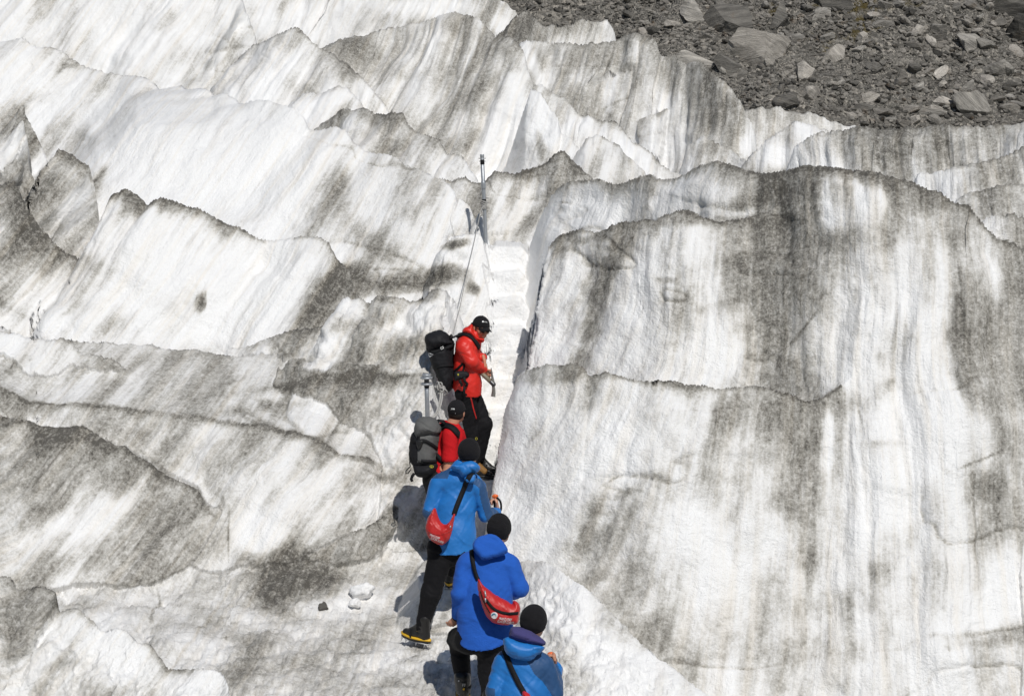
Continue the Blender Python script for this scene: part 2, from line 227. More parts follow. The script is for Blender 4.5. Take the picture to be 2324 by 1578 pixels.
def height(Yg, want=False):
    """surface height (relative to the eye) at columns acol and distances Yg (rows, cols)"""
    X = acol[None, :]*Yg
    best = floor_z(X, Yg).astype(np.float32); bid = np.full(best.shape, -1, np.int16)
    ht = np.full(best.shape, 9.0, np.float32); second = best-5; best = best.copy()
    for i, r in enumerate(RIDGES):
        s = r['s']; c0, c1 = r['span']; Yr = Yg[:, c0:c1]; B = best[:, c0:c1]
        t0 = np.maximum(r['Y'][None, c0:c1]-Yr, 0)
        jf = np.clip(np.arange(c0, c1, dtype=np.float32)[None, :]+kcol[None, c0:c1]*np.minimum(s*t0, 6)/Yr*INVDA, 0, NC-1.001)   # the face is drawn out along the flow lines
        j0 = jf.astype(np.int32); jw = jf-j0; fd = np.exp(-t0/(.045*Yr))
        lerp = lambda a: a[j0]*(1-jw)+a[j0+1]*jw
        Zc = lerp(r['Zs'])+lerp(r['Zd'])*fd; t = lerp(r['Ys'])+lerp(r['Yd'])*fd-Yr
        front = s*t*(1-.12*np.exp(-np.maximum(t, 0)/.15))-0.10*s*np.sin(np.clip(t, 0, 2.2)*2.8)*.35
        if 'K' in r: front = front+3.0*np.maximum(t-r['K'], 0)
        L = r.get('L', 0)
        tb = -t
        back = (r['b']*np.minimum(tb, L)+1.5*np.maximum(tb-L, 0)) if L else r['b']*tb
        z = Zc-np.where(t > 0, front, back)
        m = z > B
        second[:, c0:c1] = np.where(m, B, np.maximum(second[:, c0:c1], z))
        kb = np.float32(.012)*Yr; hb = np.clip(1-np.abs(z-B)/kb, 0, 1)          # neighbouring folds melt into each other
        best[:, c0:c1] = np.where(m, z, B)+hb*hb*kb*.25
        bid[:, c0:c1][m] = i
        if want: ht[:, c0:c1] = np.where(m, np.where(t > 0, front, t*1.0), ht[:, c0:c1])
    # dug steps
    sx = stair_x(Yg); sw = stair_w(Yg); sz = stair_z(Yg)
    wob = fbm(Yg*1.6, np.sign(X-sx)*3, o=2, seed=8)*.05
    u = np.abs(X-sx)-sw-wob
    leftlow = np.where(X < sx, 3.8, 6.5)
    wall = sz+np.maximum(u, 0)*leftlow
    on = (Yg > 17.2) & (Yg < 23.6)
    carve = on & (wall < best)
    best = np.where(carve, wall, best)
    ramp = sz-np.maximum(u+.05, 0)*1.3-.7*sstep(16.75, 16.2, Yg)
    fill = (Yg > 16.2) & (Yg < 23.6) & (best < ramp)
    best = np.where(fill, ramp, best)
    if want:
        return best, bid, ht, best-second, (carve | fill)
    return best

Yf = np.concatenate([np.linspace(8.0, 27, 1700), np.linspace(27, 58, 900)[1:]]).astype(np.float32)
Zf = height(np.repeat(Yf[:, None], NC, 1))
E = Zf/Yf[:, None]
RM = np.maximum.accumulate(E, 0)
NR = 1150
vis = E > RM-2e-4
wgt = np.abs(np.diff(E, axis=0))*np.where(vis[1:], 1.0, .22)
wgt = wgt + (np.diff(np.log(Yf))*.035)[:, None]
cum = np.concatenate([np.zeros((1, NC)), np.cumsum(wgt, 0)], 0); cum /= cum[-1:]
Yg = np.empty((NR, NC), np.float32); tt = np.linspace(0, 1, NR)
for j in range(NC): Yg[:, j] = np.interp(tt, cum[:, j], Yf)
ker = np.array([1, 3, 6, 7, 6, 3, 1], float); ker /= ker.sum()
pad = np.pad(Yg, ((0, 0), (3, 3)), mode='edge')
Yg = sum(pad[:, k:k+NC]*np.float32(ker[k]) for k in range(7))
Zg, bid, ht, gap, dug = height(Yg, True)
Xg = acol[None, :]*Yg

def hit(px, py):
    """first point of the ice seen at a traced position (before the small displacement)"""
    x, y, z = ray(px, py); j = int(round((x/y-A0)/(A1-A0)*(NC-1))); j = min(max(j, 0), NC-1)
    k = int(np.argmax(RM[:, j] >= z/y)); return P(px, py, float(Yf[k]))

# surface relief: flutes running down the ice, bulges, small pits
kk = np.interp(acol, [-.33, -.28, -.12, 0, .08, .16, .28], [.75, .62, .52, .40, .22, .12, .04]).astype(np.float32)[None, :]
FAM = {'right_upper': 900, 'right_main': 900, 'right_lower': 900}
bid0 = bid; bid = np.where(dug, np.int16(-1), bid)       # the dug ice has one continuous grain
off = np.array([-1.7]+[(FAM.get(r['n'], i)*1.7) % 97 for i, r in enumerate(RIDGES)], np.float32)[bid+1]
rs = np.array([1.0]+[1.05 if r['n'] in FAM else (20/np.mean(r['Y']))**.6 for r in RIDGES], np.float32)[bid+1]      # far ice is fluted more coarsely
fa = np.array([0.35]+[r['fl'] for r in RIDGES], np.float32)[bid+1]
fw = (Xg-kk*Zg)*rs + off                                                   # across the flow lines
fs = (Zg*1.0 + kk*Xg*.5)*rs                                                     # along them
warp = fbm(fw*.8, fs*.8, o=2, seed=31)*.25
def norm3():
    du = np.stack([np.gradient(a, axis=0) for a in (Xg, Yg, Zg)], -1); dv = np.stack([np.gradient(a, axis=1) for a in (Xg, Yg, Zg)], -1)
    n = np.cross(dv, du); return n/np.maximum(np.linalg.norm(n, axis=-1, keepdims=True), 1e-9)
N = norm3()
flut = fbm((fw+warp)*2.6, fs*.35, o=4, seed=40)*.075 + fbm((fw+warp*.5)*9, fs*.8, o=3, seed=44)*.020
bulge = fbm(fw*1.1, fs*.9, Yg*.4, o=3, seed=60)*.16
pits = fbm(Xg*7, Zg*7, Yg*5, o=4, seed=70, g=.6)*.022
crust = fbm(Xg*5, Zg*5, Yg*5, o=4, seed=75, g=.6)*.05 + np.abs(fbm(Xg*2.2, Zg*2, Yg*2.2, o=3, seed=77))*.10
crust = crust+fbm(Xg*14, Zg*10, Yg*14, o=3, seed=78, g=.65)*.035
crn = fbm(fw*.55+.3*warp, fs*1.25, o=4, seed=171, g=.5)+.12*fbm(fw*.2, fs*.2, seed=172)
crease = np.exp(-(crn/.022)**2)*sstep(.10, .5, fbm(fw*.8, fs*.6, o=2, seed=175)+.10)
isfloor = (bid < 0) | (np.isin(bid, [k for k, r in enumerate(RIDGES) if r['n'] in ('bank', 'front_block')]))
soft = sstep(0.0, .25, gap)*(.35+.65*sstep(.0, .3, np.maximum(ht, 0)))
disp = np.where(isfloor, crust-.04+pits, (flut*fa*(.8/rs**.7)+bulge*np.minimum(fa, 1.4)*(.75/rs**.5))*soft+pits*.8)
lump = np.isin(bid, [k for k, r in enumerate(RIDGES) if r['n'] in ('hollow_lip', 'stair_head_left', 'shelf_right', 'wall_foot')])
disp = disp+np.where(lump, fbm(Xg*3.0, Zg*3.0, Yg*2.5, o=4, seed=88, g=.6)*.16, 0)
disp = disp-np.where(isfloor, .0, .022*crease)+np.where(isfloor, 0, np.tanh(crn*9)*.018*rs**-.5)
ug_ = np.abs(Xg-stair_x(Yg))-stair_w(Yg)
disp = np.where(dug, fbm(Xg*4, Zg*4, Yg*4, o=3, seed=80)*.05*np.where(ug_ > 0, .3, 1), disp)
ug = np.abs(Xg-stair_x(Yg))-stair_w(Yg)
disp = np.where((Yg > 17) & (Yg < 23.8) & ~dug, disp*sstep(0, .45, ug), disp)
# keep the crest lines where they are
disp = disp*(.25+.75*sstep(0, .22, np.where(ht > 8, 1, np.abs(ht))))
Pg = np.stack([Xg, Yg, Zg], -1)+N*disp[..., None]

# dirt: dark grit caught along the crests, smeared down the flow lines, and in patches; painted shade of hollows, creases and risers too
EFT = np.stack([np.ones(NC, np.float32)]+[r['ef'] for r in RIDGES])
DIRTY = np.array([.30]+[r['cd'] for r in RIDGES], np.float32)[bid+1]*EFT[bid+1, np.arange(NC)[None, :]]
DWID = np.array([.1]+[r['cw'] for r in RIDGES], np.float32)[bid+1]
streak = fbm((fw+warp*.6)*1.9, fs*.22, o=4, seed=110, g=.6)
streak2 = fbm((fw+warp*.3)*7.0, fs*.30, o=3, seed=115, g=.6)
cloud = fbm(fw*.7, fs*.5, o=4, seed=120)
hh = np.where(ht > 0, ht, -ht*2.5)
mott = fbm(fw*4.5, fs*2.6, o=4, seed=125, g=.62)
WH = np.array([0.]+[r.get('wh', 0.) for r in RIDGES], np.float32)[bid+1]
dirt_shade = .27+WH+.30*crease+.36*streak+.22*streak2+.30*cloud+.26*mott  # crease term darkens the colour along folds, standing in for their shade
ragged = np.clip(1+1.3*fbm(fw*3.0, fs*.6, o=3, seed=130), .15, 3)
band = DIRTY*np.exp(-(hh/(DWID*ragged))**1.5)
band = band*np.clip(.62+1.5*fbm(fw*1.0, fs*.3+bid, o=3, seed=133), 0, 1.25)
thin = .42*np.exp(-(hh/.028)**1.4)*np.clip(.9+1.4*fbm(fw*2.0, fs*.2, o=2, seed=137), .1, 1.3)*(DIRTY > .18)
tail = DIRTY*.40*np.exp(-hh/(DWID*4.0))*np.clip(.5+1.2*streak, 0, 1.4)
dirt_shade = np.where(ht > 8, .30+WH+.44*fbm(Xg*1.1, Yg*1.5, o=6, seed=140, g=.72), dirt_shade+np.where(ht > -3, band+tail+thin, 0))
far = sstep(26, 42, Yg); dirt_shade = dirt_shade*(1-.10*far)
PATCHES = []
def patch(px, py, rx, ry, ang, s): PATCHES.append((px, py, rx, ry, ang, s))
# (px,py) centre, half sizes across/along, tilt from vertical in degrees (positive leans right at the top), amount
for q in [
 # left, upper
 (760,460,45,75,20,.55),(800,520,60,40,20,.35),(900,330,40,20,-30,.35),(650,330,110,100,20,-.35),(560,420,130,80,30,-.35),(330,330,110,70,30,-.35),(150,210,90,40,30,-.2),
 (255,300,35,60,45,.25),(300,260,40,30,45,.2),(215,420,25,60,10,.75),(25,270,30,60,25,.9),(80,320,20,40,10,.9),(160,360,45,14,-60,.8),(60,500,50,90,25,.5),(30,560,30,60,20,.55),(15,680,20,50,30,.6),
 (170,470,30,60,20,-.3),(440,560,120,110,25,-.40),(640,650,70,90,30,-.35),(330,720,120,50,40,-.15),(250,740,60,20,60,.25),(120,740,80,40,40,-.3),(200,590,70,25,30,.25),
 (715,690,32,88,32,1.5),(755,640,16,42,20,1.4),(735,730,22,40,25,.7),(459,688,12,26,5,1.4),(790,640,40,40,20,.7),  # the strongest amounts paint the shade of a wedge-shaped hollow
 (430,800,150,18,80,.25),(620,800,60,30,40,.30),(690,770,60,20,50,.2),(900,790,120,30,80,.45),(880,725,40,20,60,.5),(990,742,40,16,60,.3),(790,735,50,30,40,.4),(540,860,40,14,70,.2),(760,770,60,20,70,-.3),(720,868,160,9,83,.45),(600,925,120,12,84,.35),(850,870,130,12,88,.45),
 (940,640,85,26,78,1.2),(1010,622,60,26,70,1.1),(1035,553,34,11,80,1.3),(1078,655,20,16,20,1.3),(860,650,60,20,70,.8),(870,570,70,40,30,.7),(800,610,50,34,30,.8),(1055,590,40,24,0,-.6),(1110,640,25,80,0,-.8),(960,720,90,35,80,-.5),(870,720,40,22,60,.25),(960,790,90,40,80,.15),(780,690,50,60,30,-.3),  # the large amounts paint a shaded hollow left of the steps into the colour
 (350,1145,50,70,38,.65),(300,1085,40,40,40,.25),(140,1000,120,25,60,.25),(200,1190,120,45,60,-.3),(60,1230,60,40,50,-.2),(470,1250,40,60,30,.05),(420,1110,60,25,-55,-.2),(600,1190,55,40,-50,-.35),(560,1210,30,45,-50,-.4),(560,1080,80,60,30,-.12),
 (655,1288,85,42,0,1.05),(615,1332,48,38,0,1.05),(735,1318,50,20,0,.8),(560,1265,30,22,0,.5),(720,1330,60,22,20,.45),(690,1300,25,18,40,-.3),(690,1262,60,18,70,.7),(720,1100,60,70,25,-.2),(900,1010,40,60,20,-.3),(850,1110,50,60,20,-.15),(870,1085,60,18,75,.45),(840,1180,30,40,30,-.3),(800,1290,70,40,30,.15),(560,1000,100,14,80,.1),  # the large amounts paint the dark of a recess at the wall foot
 (330,1000,160,20,-70,.15),(90,935,90,22,-78,.35),(60,1090,60,60,40,.1),
 # centre, upper
 (820,110,50,35,40,.4),(1060,115,60,70,20,.15),(960,160,70,80,25,-.12),(1070,215,70,18,55,.5),(1060,320,50,30,60,.45),(1010,330,30,20,40,.3),(1130,300,45,70,10,-.3),(1190,250,30,60,5,-.25),(1200,200,14,60,-12,.35),(1110,370,50,12,60,.6),(1225,320,10,60,-8,.5),
 (740,230,60,14,75,-.4),(640,110,30,60,35,.3),(640,180,90,50,40,.1),(800,210,60,40,-30,-.3),(760,100,25,40,20,.25),(1245,290,18,70,-15,-.6),(1215,160,14,50,-20,-.4),(1300,290,40,30,-30,-.3),(1440,330,90,30,-20,-.1),
 (640,20,9,40,12,.4),(575,20,14,30,20,.4),(690,40,120,40,5,-.25),(950,15,120,25,0,-.3),(1000,20,30,20,20,-.2),(1140,60,30,25,0,-.3),(905,30,8,25,25,.35),(1180,70,20,40,30,.5),
 (530,100,16,50,20,.5),(480,120,120,60,50,.05),(300,100,150,70,50,-.15),(420,40,120,40,50,.1),(540,30,25,60,0,-.3),
 (1200,470,30,70,35,-.1),(1200,500,16,45,33,.8),(1150,480,40,60,30,-.1),(1200,440,30,40,30,-.3),(1290,385,30,20,-30,.2),(1310,378,16,30,-25,.6),(1180,395,70,10,85,.4),(1100,440,30,30,0,.1),
 (1450,170,50,80,25,.1),(1360,170,60,60,25,-.15),(1440,110,40,40,20,-.3),(1580,210,60,80,20,.15),(1650,280,40,60,20,.25),(1500,300,50,60,20,-.05),(1490,345,25,16,0,-.5),(1690,330,20,40,0,-.3),(1760,355,50,25,0,-.6),(1830,300,30,30,0,-.2),(1600,330,60,25,-20,.3),
 # right side
 (1380,480,90,28,75,-.30),(1600,430,50,35,30,-.30),(1790,460,90,60,5,.35),(1680,465,40,18,70,.6),(1700,480,60,12,85,-.3),(1620,500,130,14,88,.45),(1760,505,40,20,85,.5),(1875,470,14,60,0,-.6),(1950,440,16,60,0,-.6),(2000,450,16,45,0,-.5),(2080,470,80,45,0,.5),(2090,535,120,34,85,.3),(2180,540,40,50,0,.4),(2150,480,20,30,0,-.3),
 (1900,540,100,28,88,.25),(1300,560,20,30,30,.35),(1270,570,14,20,20,.3),(1195,700,28,150,5,-.5),(1180,950,24,110,8,-.5),(1175,1090,45,60,0,-.55),(1230,520,40,60,20,-.4),(1215,590,16,60,10,-.5),(1160,1180,60,60,0,-.3),(1370,650,20,120,20,.6),(1340,740,20,90,15,.5),(1410,560,20,60,22,.55),(1320,820,30,25,10,.5),(1460,620,40,120,15,-.25),(1560,600,60,70,15,-.1),(1760,620,60,120,4,.2),(1680,590,120,20,80,.25),(1640,690,70,10,75,.2),(1600,780,90,60,10,-.25),(1250,780,30,80,10,-.45),(1830,740,50,80,3,-.15),(1930,720,40,120,0,-.15),(1290,640,25,60,10,-.2),(1220,650,25,120,5,-.6),
 (2060,800,30,60,0,.3),(2050,870,60,20,88,.5),(2240,860,70,120,0,.30),(2190,760,22,130,3,.35),(2300,600,50,60,0,.35),(2060,950,90,35,80,-.6),(2150,930,60,60,0,-.3),(2260,620,30,60,0,-.3),(2000,700,60,90,0,-.2),(2180,690,10,30,-8,.6),(2010,1005,60,10,88,.4),(2280,1000,40,40,0,.3),
 (1240,860,70,20,85,.35),(1295,850,25,16,0,.5),(1260,960,60,80,15,-.15),(1340,900,14,60,15,.35),(1420,1000,80,60,20,-.40),(1400,1050,60,35,40,-.4),(1250,1080,70,30,70,-.35),(1350,1150,25,20,0,.5),(1310,1160,80,30,40,.2),(1650,930,40,60,15,.4),(1620,1000,30,90,20,.4),(1750,950,60,60,5,.3),(1560,1080,80,60,15,.1),(1880,1000,14,110,6,-.5),(1900,920,60,25,85,.4),
 (1960,1140,60,90,0,-.35),(2070,1160,40,60,0,-.3),(1620,1250,70,90,15,-.3),(1550,1180,60,60,15,-.2),(1730,1200,60,130,8,-.25),(1840,1290,16,50,12,.6),(2000,1300,36,40,0,.5),(1900,1370,80,34,80,.35),(1925,1385,18,46,0,.35),(2100,1300,60,100,0,.3),(2080,1200,14,40,20,.5),(2190,1110,70,40,70,.4),(2270,1120,60,80,0,.4),(2150,1210,60,90,0,.3),(2290,1320,45,60,0,-.8),(2230,1390,50,35,60,-.9),(2280,1440,70,22,80,.5),(2180,1500,20,70,-15,-.25),(1900,1480,120,40,85,.35),(1700,1470,120,50,85,.25),(1500,1440,50,60,20,.4),(1420,1330,50,60,25,.3),(1460,1230,40,60,20,.15),(1330,1230,25,30,0,.2),(1900,1550,150,30,88,.25),(2080,1460,20,60,0,-.2),(1560,1540,60,30,60,.3),
 # ground
 (640,1390,60,16,-70,.4),(480,1410,90,14,-75,.45),(840,1450,80,25,80,.35),(700,1500,90,20,80,.25),(560,1500,70,40,60,.5),(900,1520,60,30,60,.2),(780,1370,120,22,85,-.15),(300,1490,100,60,30,-.2),(60,1450,50,80,30,.3),(40,1360,50,30,0,.25),(260,1450,60,40,0,-.25),(460,1550,60,30,0,-.3),(200,1370,70,10,-70,.2),(1300,1350,60,60,0,-.35),(1350,1470,90,40,-50,-.40),(1450,1540,90,30,-40,-.4),(1230,1260,40,25,0,.0),(950,1470,30,10,80,.5),(1110,1030,25,40,0,-.6),(1140,1060,20,60,0,-.6),
 # general greying of the big faces
 (1500,1150,260,160,15,.10),(2100,1150,260,330,5,.14),(1750,640,260,110,5,.10),(300,1150,300,120,45,.10),(500,900,260,60,75,.12),(900,150,200,110,30,.08),(1560,220,160,110,25,.10),
 # cracks, and the shade under the hanging ice lobe, painted as thin dark lines
 (1828,738,2.2,40,38,.9),(1800,775,2,22,45,.6),(1420,1060,3,30,25,.6),(1395,1085,2.5,30,60,.7),(2210,1045,3,75,70,.7),(2150,1068,3,30,-65,.6),(520,1215,2.5,45,-5,.7),(590,1320,2.5,40,-3,.4),(480,1165,2.5,18,-60,.6),(330,1050,2.5,70,-55,.6),(850,1075,2.5,30,-60,.5),(1950,940,2.5,26,-5,.5),(560,1490,3,26,-35,.4),(345,1385,3,30,-35,.6),(280,480,3,40,70,.3),(60,270,4,40,40,.7),(590,545,3,40,-60,.5),
 (60,1330,40,60,10,.2),(100,1480,60,60,30,.2),(20,1500,40,80,20,.25),(270,1500,80,50,30,-.35),(230,1420,60,25,40,-.3),(480,1550,40,30,0,-.35),(130,1365,3,26,-5,.7),
]: patch(q[0], q[1], *((q[3], q[2]) if abs(q[4]) >= 50 and q[2] > q[3] else (q[2], q[3])), q[4], q[5]*(.68 if 0 < q[5] < 1 else 1))
for px, py, rx, ry, ang, s in PATCHES:
    c = hit(px, py); c[2] -= CZ; sc = c[1]/FPX; a = math.radians(ang)
    dx = Pg[..., 0]-c[0]; dz = Pg[..., 2]-c[2]; dy = Pg[..., 1]-c[1]
    dzz = dz+dy*.14                                     # height along the sight line's slope
    u = (dx*math.cos(a)-dzz*math.sin(a))/(rx*sc); v = (dx*math.sin(a)+dzz*math.cos(a))/(ry*sc)
    m = (np.abs(u) < 2.2) & (np.abs(v) < 2.2) & (np.abs(dy) < max(.8, 2.2*max(rx, ry)*sc))
    if not m.any(): continue
    um, vm = u[m], v[m]
    wob = .45*fbm(um*1.6+px, vm*.8+py, o=3, seed=150)
    f = np.exp(-((um**2+vm**2)*(1+wob)*1.1)**1.2) if abs(s) < 2 else 1-sstep(.75, 1.05, np.sqrt(um**2+vm**2)*(1+wob))
    dirt_shade[m] += (s*f*(1+.5*streak[m])).astype(np.float32)
dirt_shade = np.where(dug & (Yg > 18.6), -.25+.15*cloud, dirt_shade)
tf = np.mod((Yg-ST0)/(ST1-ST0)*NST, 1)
dirt_shade = np.where(dug & (Yg > ST0) & (Yg < ST1), dirt_shade+.60*np.exp(-((tf-.76)/.06)**2)*np.clip(.6+1.2*fbm(Xg*5, Yg*3, o=3, seed=160), 0, 1)+.20*np.clip(fbm(Xg*9, Yg*9, o=3, seed=162), 0, 1), dirt_shade)  # shade line at the foot of each riser painted in, plus scattered grit
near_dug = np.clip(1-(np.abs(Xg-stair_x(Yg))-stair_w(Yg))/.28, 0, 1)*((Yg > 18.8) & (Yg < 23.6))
dirt_shade = dirt_shade-.45*near_dug
dirt_shade = np.where(ht < 8, .25+(dirt_shade-.22)*1.10, dirt_shade)
dirt_shade = np.where(dug & (Yg > 18.6), np.minimum(dirt_shade, .48), dirt_shade)
dirt_shade = np.where(dirt_shade > .6, .6+(dirt_shade-.6)*.45, dirt_shade); dirt_shade = np.clip(dirt_shade+.10*mott, -.2, .92)

# ------------------------------------------------------------------ ice material
def ice_material():
    m, t, n, l, b = new_mat('glacier_ice')
    A = lambda nm: (lambda q: (setattr(q, 'attribute_name', nm), q)[1])(n.new('ShaderNodeAttribute'))
    def math_(op, a, c, clamp=False):
        q = n.new('ShaderNodeMath'); q.operation = op; q.use_clamp = clamp
        for k, v in enumerate((a, c)):
            if isinstance(v, (int, float)): q.inputs[k].default_value = v
            else: l.new(v, q.inputs[k])
        return q.outputs[0]
    def noise(vec, sc, det=4, rough=.55, dim='3D'):
        q = n.new('ShaderNodeTexNoise'); q.noise_dimensions = dim; q.inputs['Scale'].default_value = sc; q.inputs['Detail'].default_value = det; q.inputs['Roughness'].default_value = rough
        l.new(vec, q.inputs['Vector']); return q.outputs['Fac']
    dirt_shade = A('dirt_shade').outputs['Fac']; flow = A('flow').outputs['Vector']
    geo = n.new('ShaderNodeNewGeometry'); pos = geo.outputs['Position']
    mp = n.new('ShaderNodeMapping'); mp.inputs['Scale'].default_value = (26, 1.3, 1); l.new(flow, mp.inputs['Vector'])
    fine = noise(mp.outputs[0], 1.0, 5, .6)
    mp2 = n.new('ShaderNodeMapping'); mp2.inputs['Scale'].default_value = (9, .5, 1); l.new(flow, mp2.inputs['Vector'])
    silt = noise(mp2.outputs[0], 1.0, 4, .6)
    grain = noise(pos, 42, 3, .75); grain2 = noise(pos, 16, 4, .7)
    d = math_('ADD', dirt_shade, math_('MULTIPLY', math_('SUBTRACT', fine, .5), .55))
    g = math_('ADD', math_('MULTIPLY', math_('SUBTRACT', grain, .5), 1.1), math_('MULTIPLY', math_('SUBTRACT', grain2, .5), 1.15))
    # grains show most where there is some dirt, and fade out on clean white ice
    gd = math_('MULTIPLY', g, math_('ADD', .12, math_('MULTIPLY', math_('MULTIPLY', d, 1.0, True), .95)))
    d2 = math_('ADD', d, gd)
    r = n.new('ShaderNodeValToRGB'); l.new(d2, r.inputs[0]); e = r.color_ramp.elements
    e[0].position = .0; e[0].color = (.87, .868, .86, 1)
    e[1].position = 1.0; e[1].color = (.10, .093, .081, 1)
    for p_, c_ in ((.22, (.78, .77, .75, 1)), (.42, (.565, .55, .515, 1)), (.62, (.36, .345, .312, 1)), (.82, (.205, .194, .170, 1))):
        q = e.new(p_); q.color = c_
    # yellowish silt drawn out along the flow lines
    sm = n.new('ShaderNodeMapRange'); sm.inputs[1].default_value = .50; sm.inputs[2].default_value = .74; sm.inputs[3].default_value = 0; sm.inputs[4].default_value = .36
    l.new(silt, sm.inputs[0])
    mx = n.new('ShaderNodeMix'); mx.data_type = 'RGBA'; mx.blend_type = 'MULTIPLY'; mx.inputs[7].default_value = (.92, .81, .64, 1)
    l.new(sm.outputs[0], mx.inputs[0]); l.new(r.outputs[0], mx.inputs[6]); l.new(mx.outputs[2], b.inputs['Base Color'])
    rr = n.new('ShaderNodeMapRange'); rr.inputs[3].default_value = .45; rr.inputs[4].default_value = .85; l.new(d2, rr.inputs[0]); l.new(rr.outputs[0], b.inputs['Roughness'])
    b.inputs['Specular IOR Level'].default_value = .4
    hsum = math_('ADD', math_('MULTIPLY', grain, .6), math_('ADD', math_('MULTIPLY', grain2, 1.0), math_('MULTIPLY', fine, .7)))
    bp = n.new('ShaderNodeBump'); bp.inputs['Strength'].default_value = .8; bp.inputs['Distance'].default_value = .025
    l.new(hsum, bp.inputs['Height']); l.new(bp.outputs[0], b.inputs['Normal'])
    return m
ICE = ice_material()
Vw = Pg.reshape(-1, 3).copy(); Vw[:, 2] += CZ
ii = np.arange(NR*NC).reshape(NR, NC)
Fq = np.stack([ii[:-1, :-1], ii[:-1, 1:], ii[1:, 1:], ii[1:, :-1]], -1).reshape(-1, 4)
me = np_mesh('glacier', Vw, Fq)
vattr(me, 'dirt_shade', dirt_shade)
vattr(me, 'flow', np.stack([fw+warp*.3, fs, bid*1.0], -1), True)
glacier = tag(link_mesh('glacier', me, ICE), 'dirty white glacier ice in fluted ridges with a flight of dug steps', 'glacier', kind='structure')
# ------------------------------------------------------------------ scree slope beyond the glacier
rng = np.random.RandomState(5)
random.seed(5)
MY0 = 62.0                                     # the slope starts behind the ice and climbs away
def mor_z(X, Y):
    t = Y-MY0
    z = -5.2+.74*t - .10*(X-8) + fbm(X*.12, Y*.12, o=3, seed=201)*1.3 + fbm(X*.5, Y*.5, o=4, seed=205, g=.6)*.38
    return z
gx = np.linspace(-12, 42, 620); gy = np.linspace(MY0-3, MY0+24, 420)
GX, GY = np.meshgrid(gx, gy)
GZ = mor_z(GX, GY) + fbm(GX*2.2, GY*2.2, o=4, seed=210, g=.65)*.13 + np.abs(fbm(GX*5, GY*5, o=2, seed=214))*.12
ii = np.arange(GX.size).reshape(GX.shape)
Fm = np.stack([ii[:-1, :-1], ii[:-1, 1:], ii[1:, 1:], ii[1:, :-1]], -1).reshape(-1, 4)
def rock_mat(name, c0, c1, c2, strata=3.0, rust=.25, sc=1.0):
    """grey schist with pale and dark bands, specks and a little rust"""
    m, t, n, l, b = new_mat(name)
    tc = n.new('ShaderNodeTexCoord'); oi = n.new('ShaderNodeObjectInfo')
    va = n.new('ShaderNodeVectorMath'); va.operation = 'ADD'
    l.new(tc.outputs['Object'], va.inputs[0]); l.new(oi.outputs['Random'], va.inputs[1])
    def noise(scale, det=5, rough=.6, vec=None):
        q = n.new('ShaderNodeTexNoise'); q.inputs['Scale'].default_value = scale; q.inputs['Detail'].default_value = det; q.inputs['Roughness'].default_value = rough
        l.new(vec or va.outputs[0], q.inputs['Vector']); return q.outputs['Fac']
    mp = n.new('ShaderNodeMapping'); mp.inputs['Rotation'].default_value = (.5, .4, 0); mp.inputs['Scale'].default_value = (.5, .6, strata); l.new(va.outputs[0], mp.inputs['Vector'])
    r = n.new('ShaderNodeValToRGB'); e = r.color_ramp.elements
    e[0].position = .32; e[0].color = (*c0, 1); e[1].position = .70; e[1].color = (*c2, 1); q = e.new(.5); q.color = (*c1, 1)
    l.new(noise(1.6*sc, 6, .65, mp.outputs[0]), r.inputs[0])
    vr = n.new('ShaderNodeMapRange'); vr.inputs[3].default_value = .55; vr.inputs[4].default_value = 1.5; l.new(oi.outputs['Random'], vr.inputs[0])
    hs = n.new('ShaderNodeHueSaturation'); l.new(vr.outputs[0], hs.inputs['Value']); l.new(r.outputs[0], hs.inputs['Color'])
    mr = n.new('ShaderNodeMapRange'); mr.inputs[1].default_value = .60; mr.inputs[2].default_value = .72; mr.inputs[4].default_value = rust; l.new(noise(1.1*sc, 4), mr.inputs[0])
    mx = n.new('ShaderNodeMix'); mx.data_type = 'RGBA'; mx.inputs[7].default_value = (.20, .115, .045, 1)
    l.new(mr.outputs[0], mx.inputs[0]); l.new(hs.outputs[0], mx.inputs[6]); l.new(mx.outputs[2], b.inputs['Base Color'])
    b.inputs['Roughness'].default_value = .85; b.inputs['Specular IOR Level'].default_value = .2
    bp = n.new('ShaderNodeBump'); bp.inputs['Strength'].default_value = 1.0; bp.inputs['Distance'].default_value = .10
    l.new(noise(6*sc, 6, .7, mp.outputs[0]), bp.inputs['Height']); l.new(bp.outputs[0], b.inputs['Normal'])
    return m
ROCK_PALE = rock_mat('pale_schist', (.24, .222, .196), (.38, .352, .312), (.53, .495, .44), 4, .35)
ROCK_GREY = rock_mat('grey_schist', (.15, .142, .128), (.29, .273, .245), (.45, .423, .376), 4, .30)
ROCK_DARK = rock_mat('dark_schist', (.06, .058, .053), (.125, .118, .106), (.20, .188, .165), 5, .4)
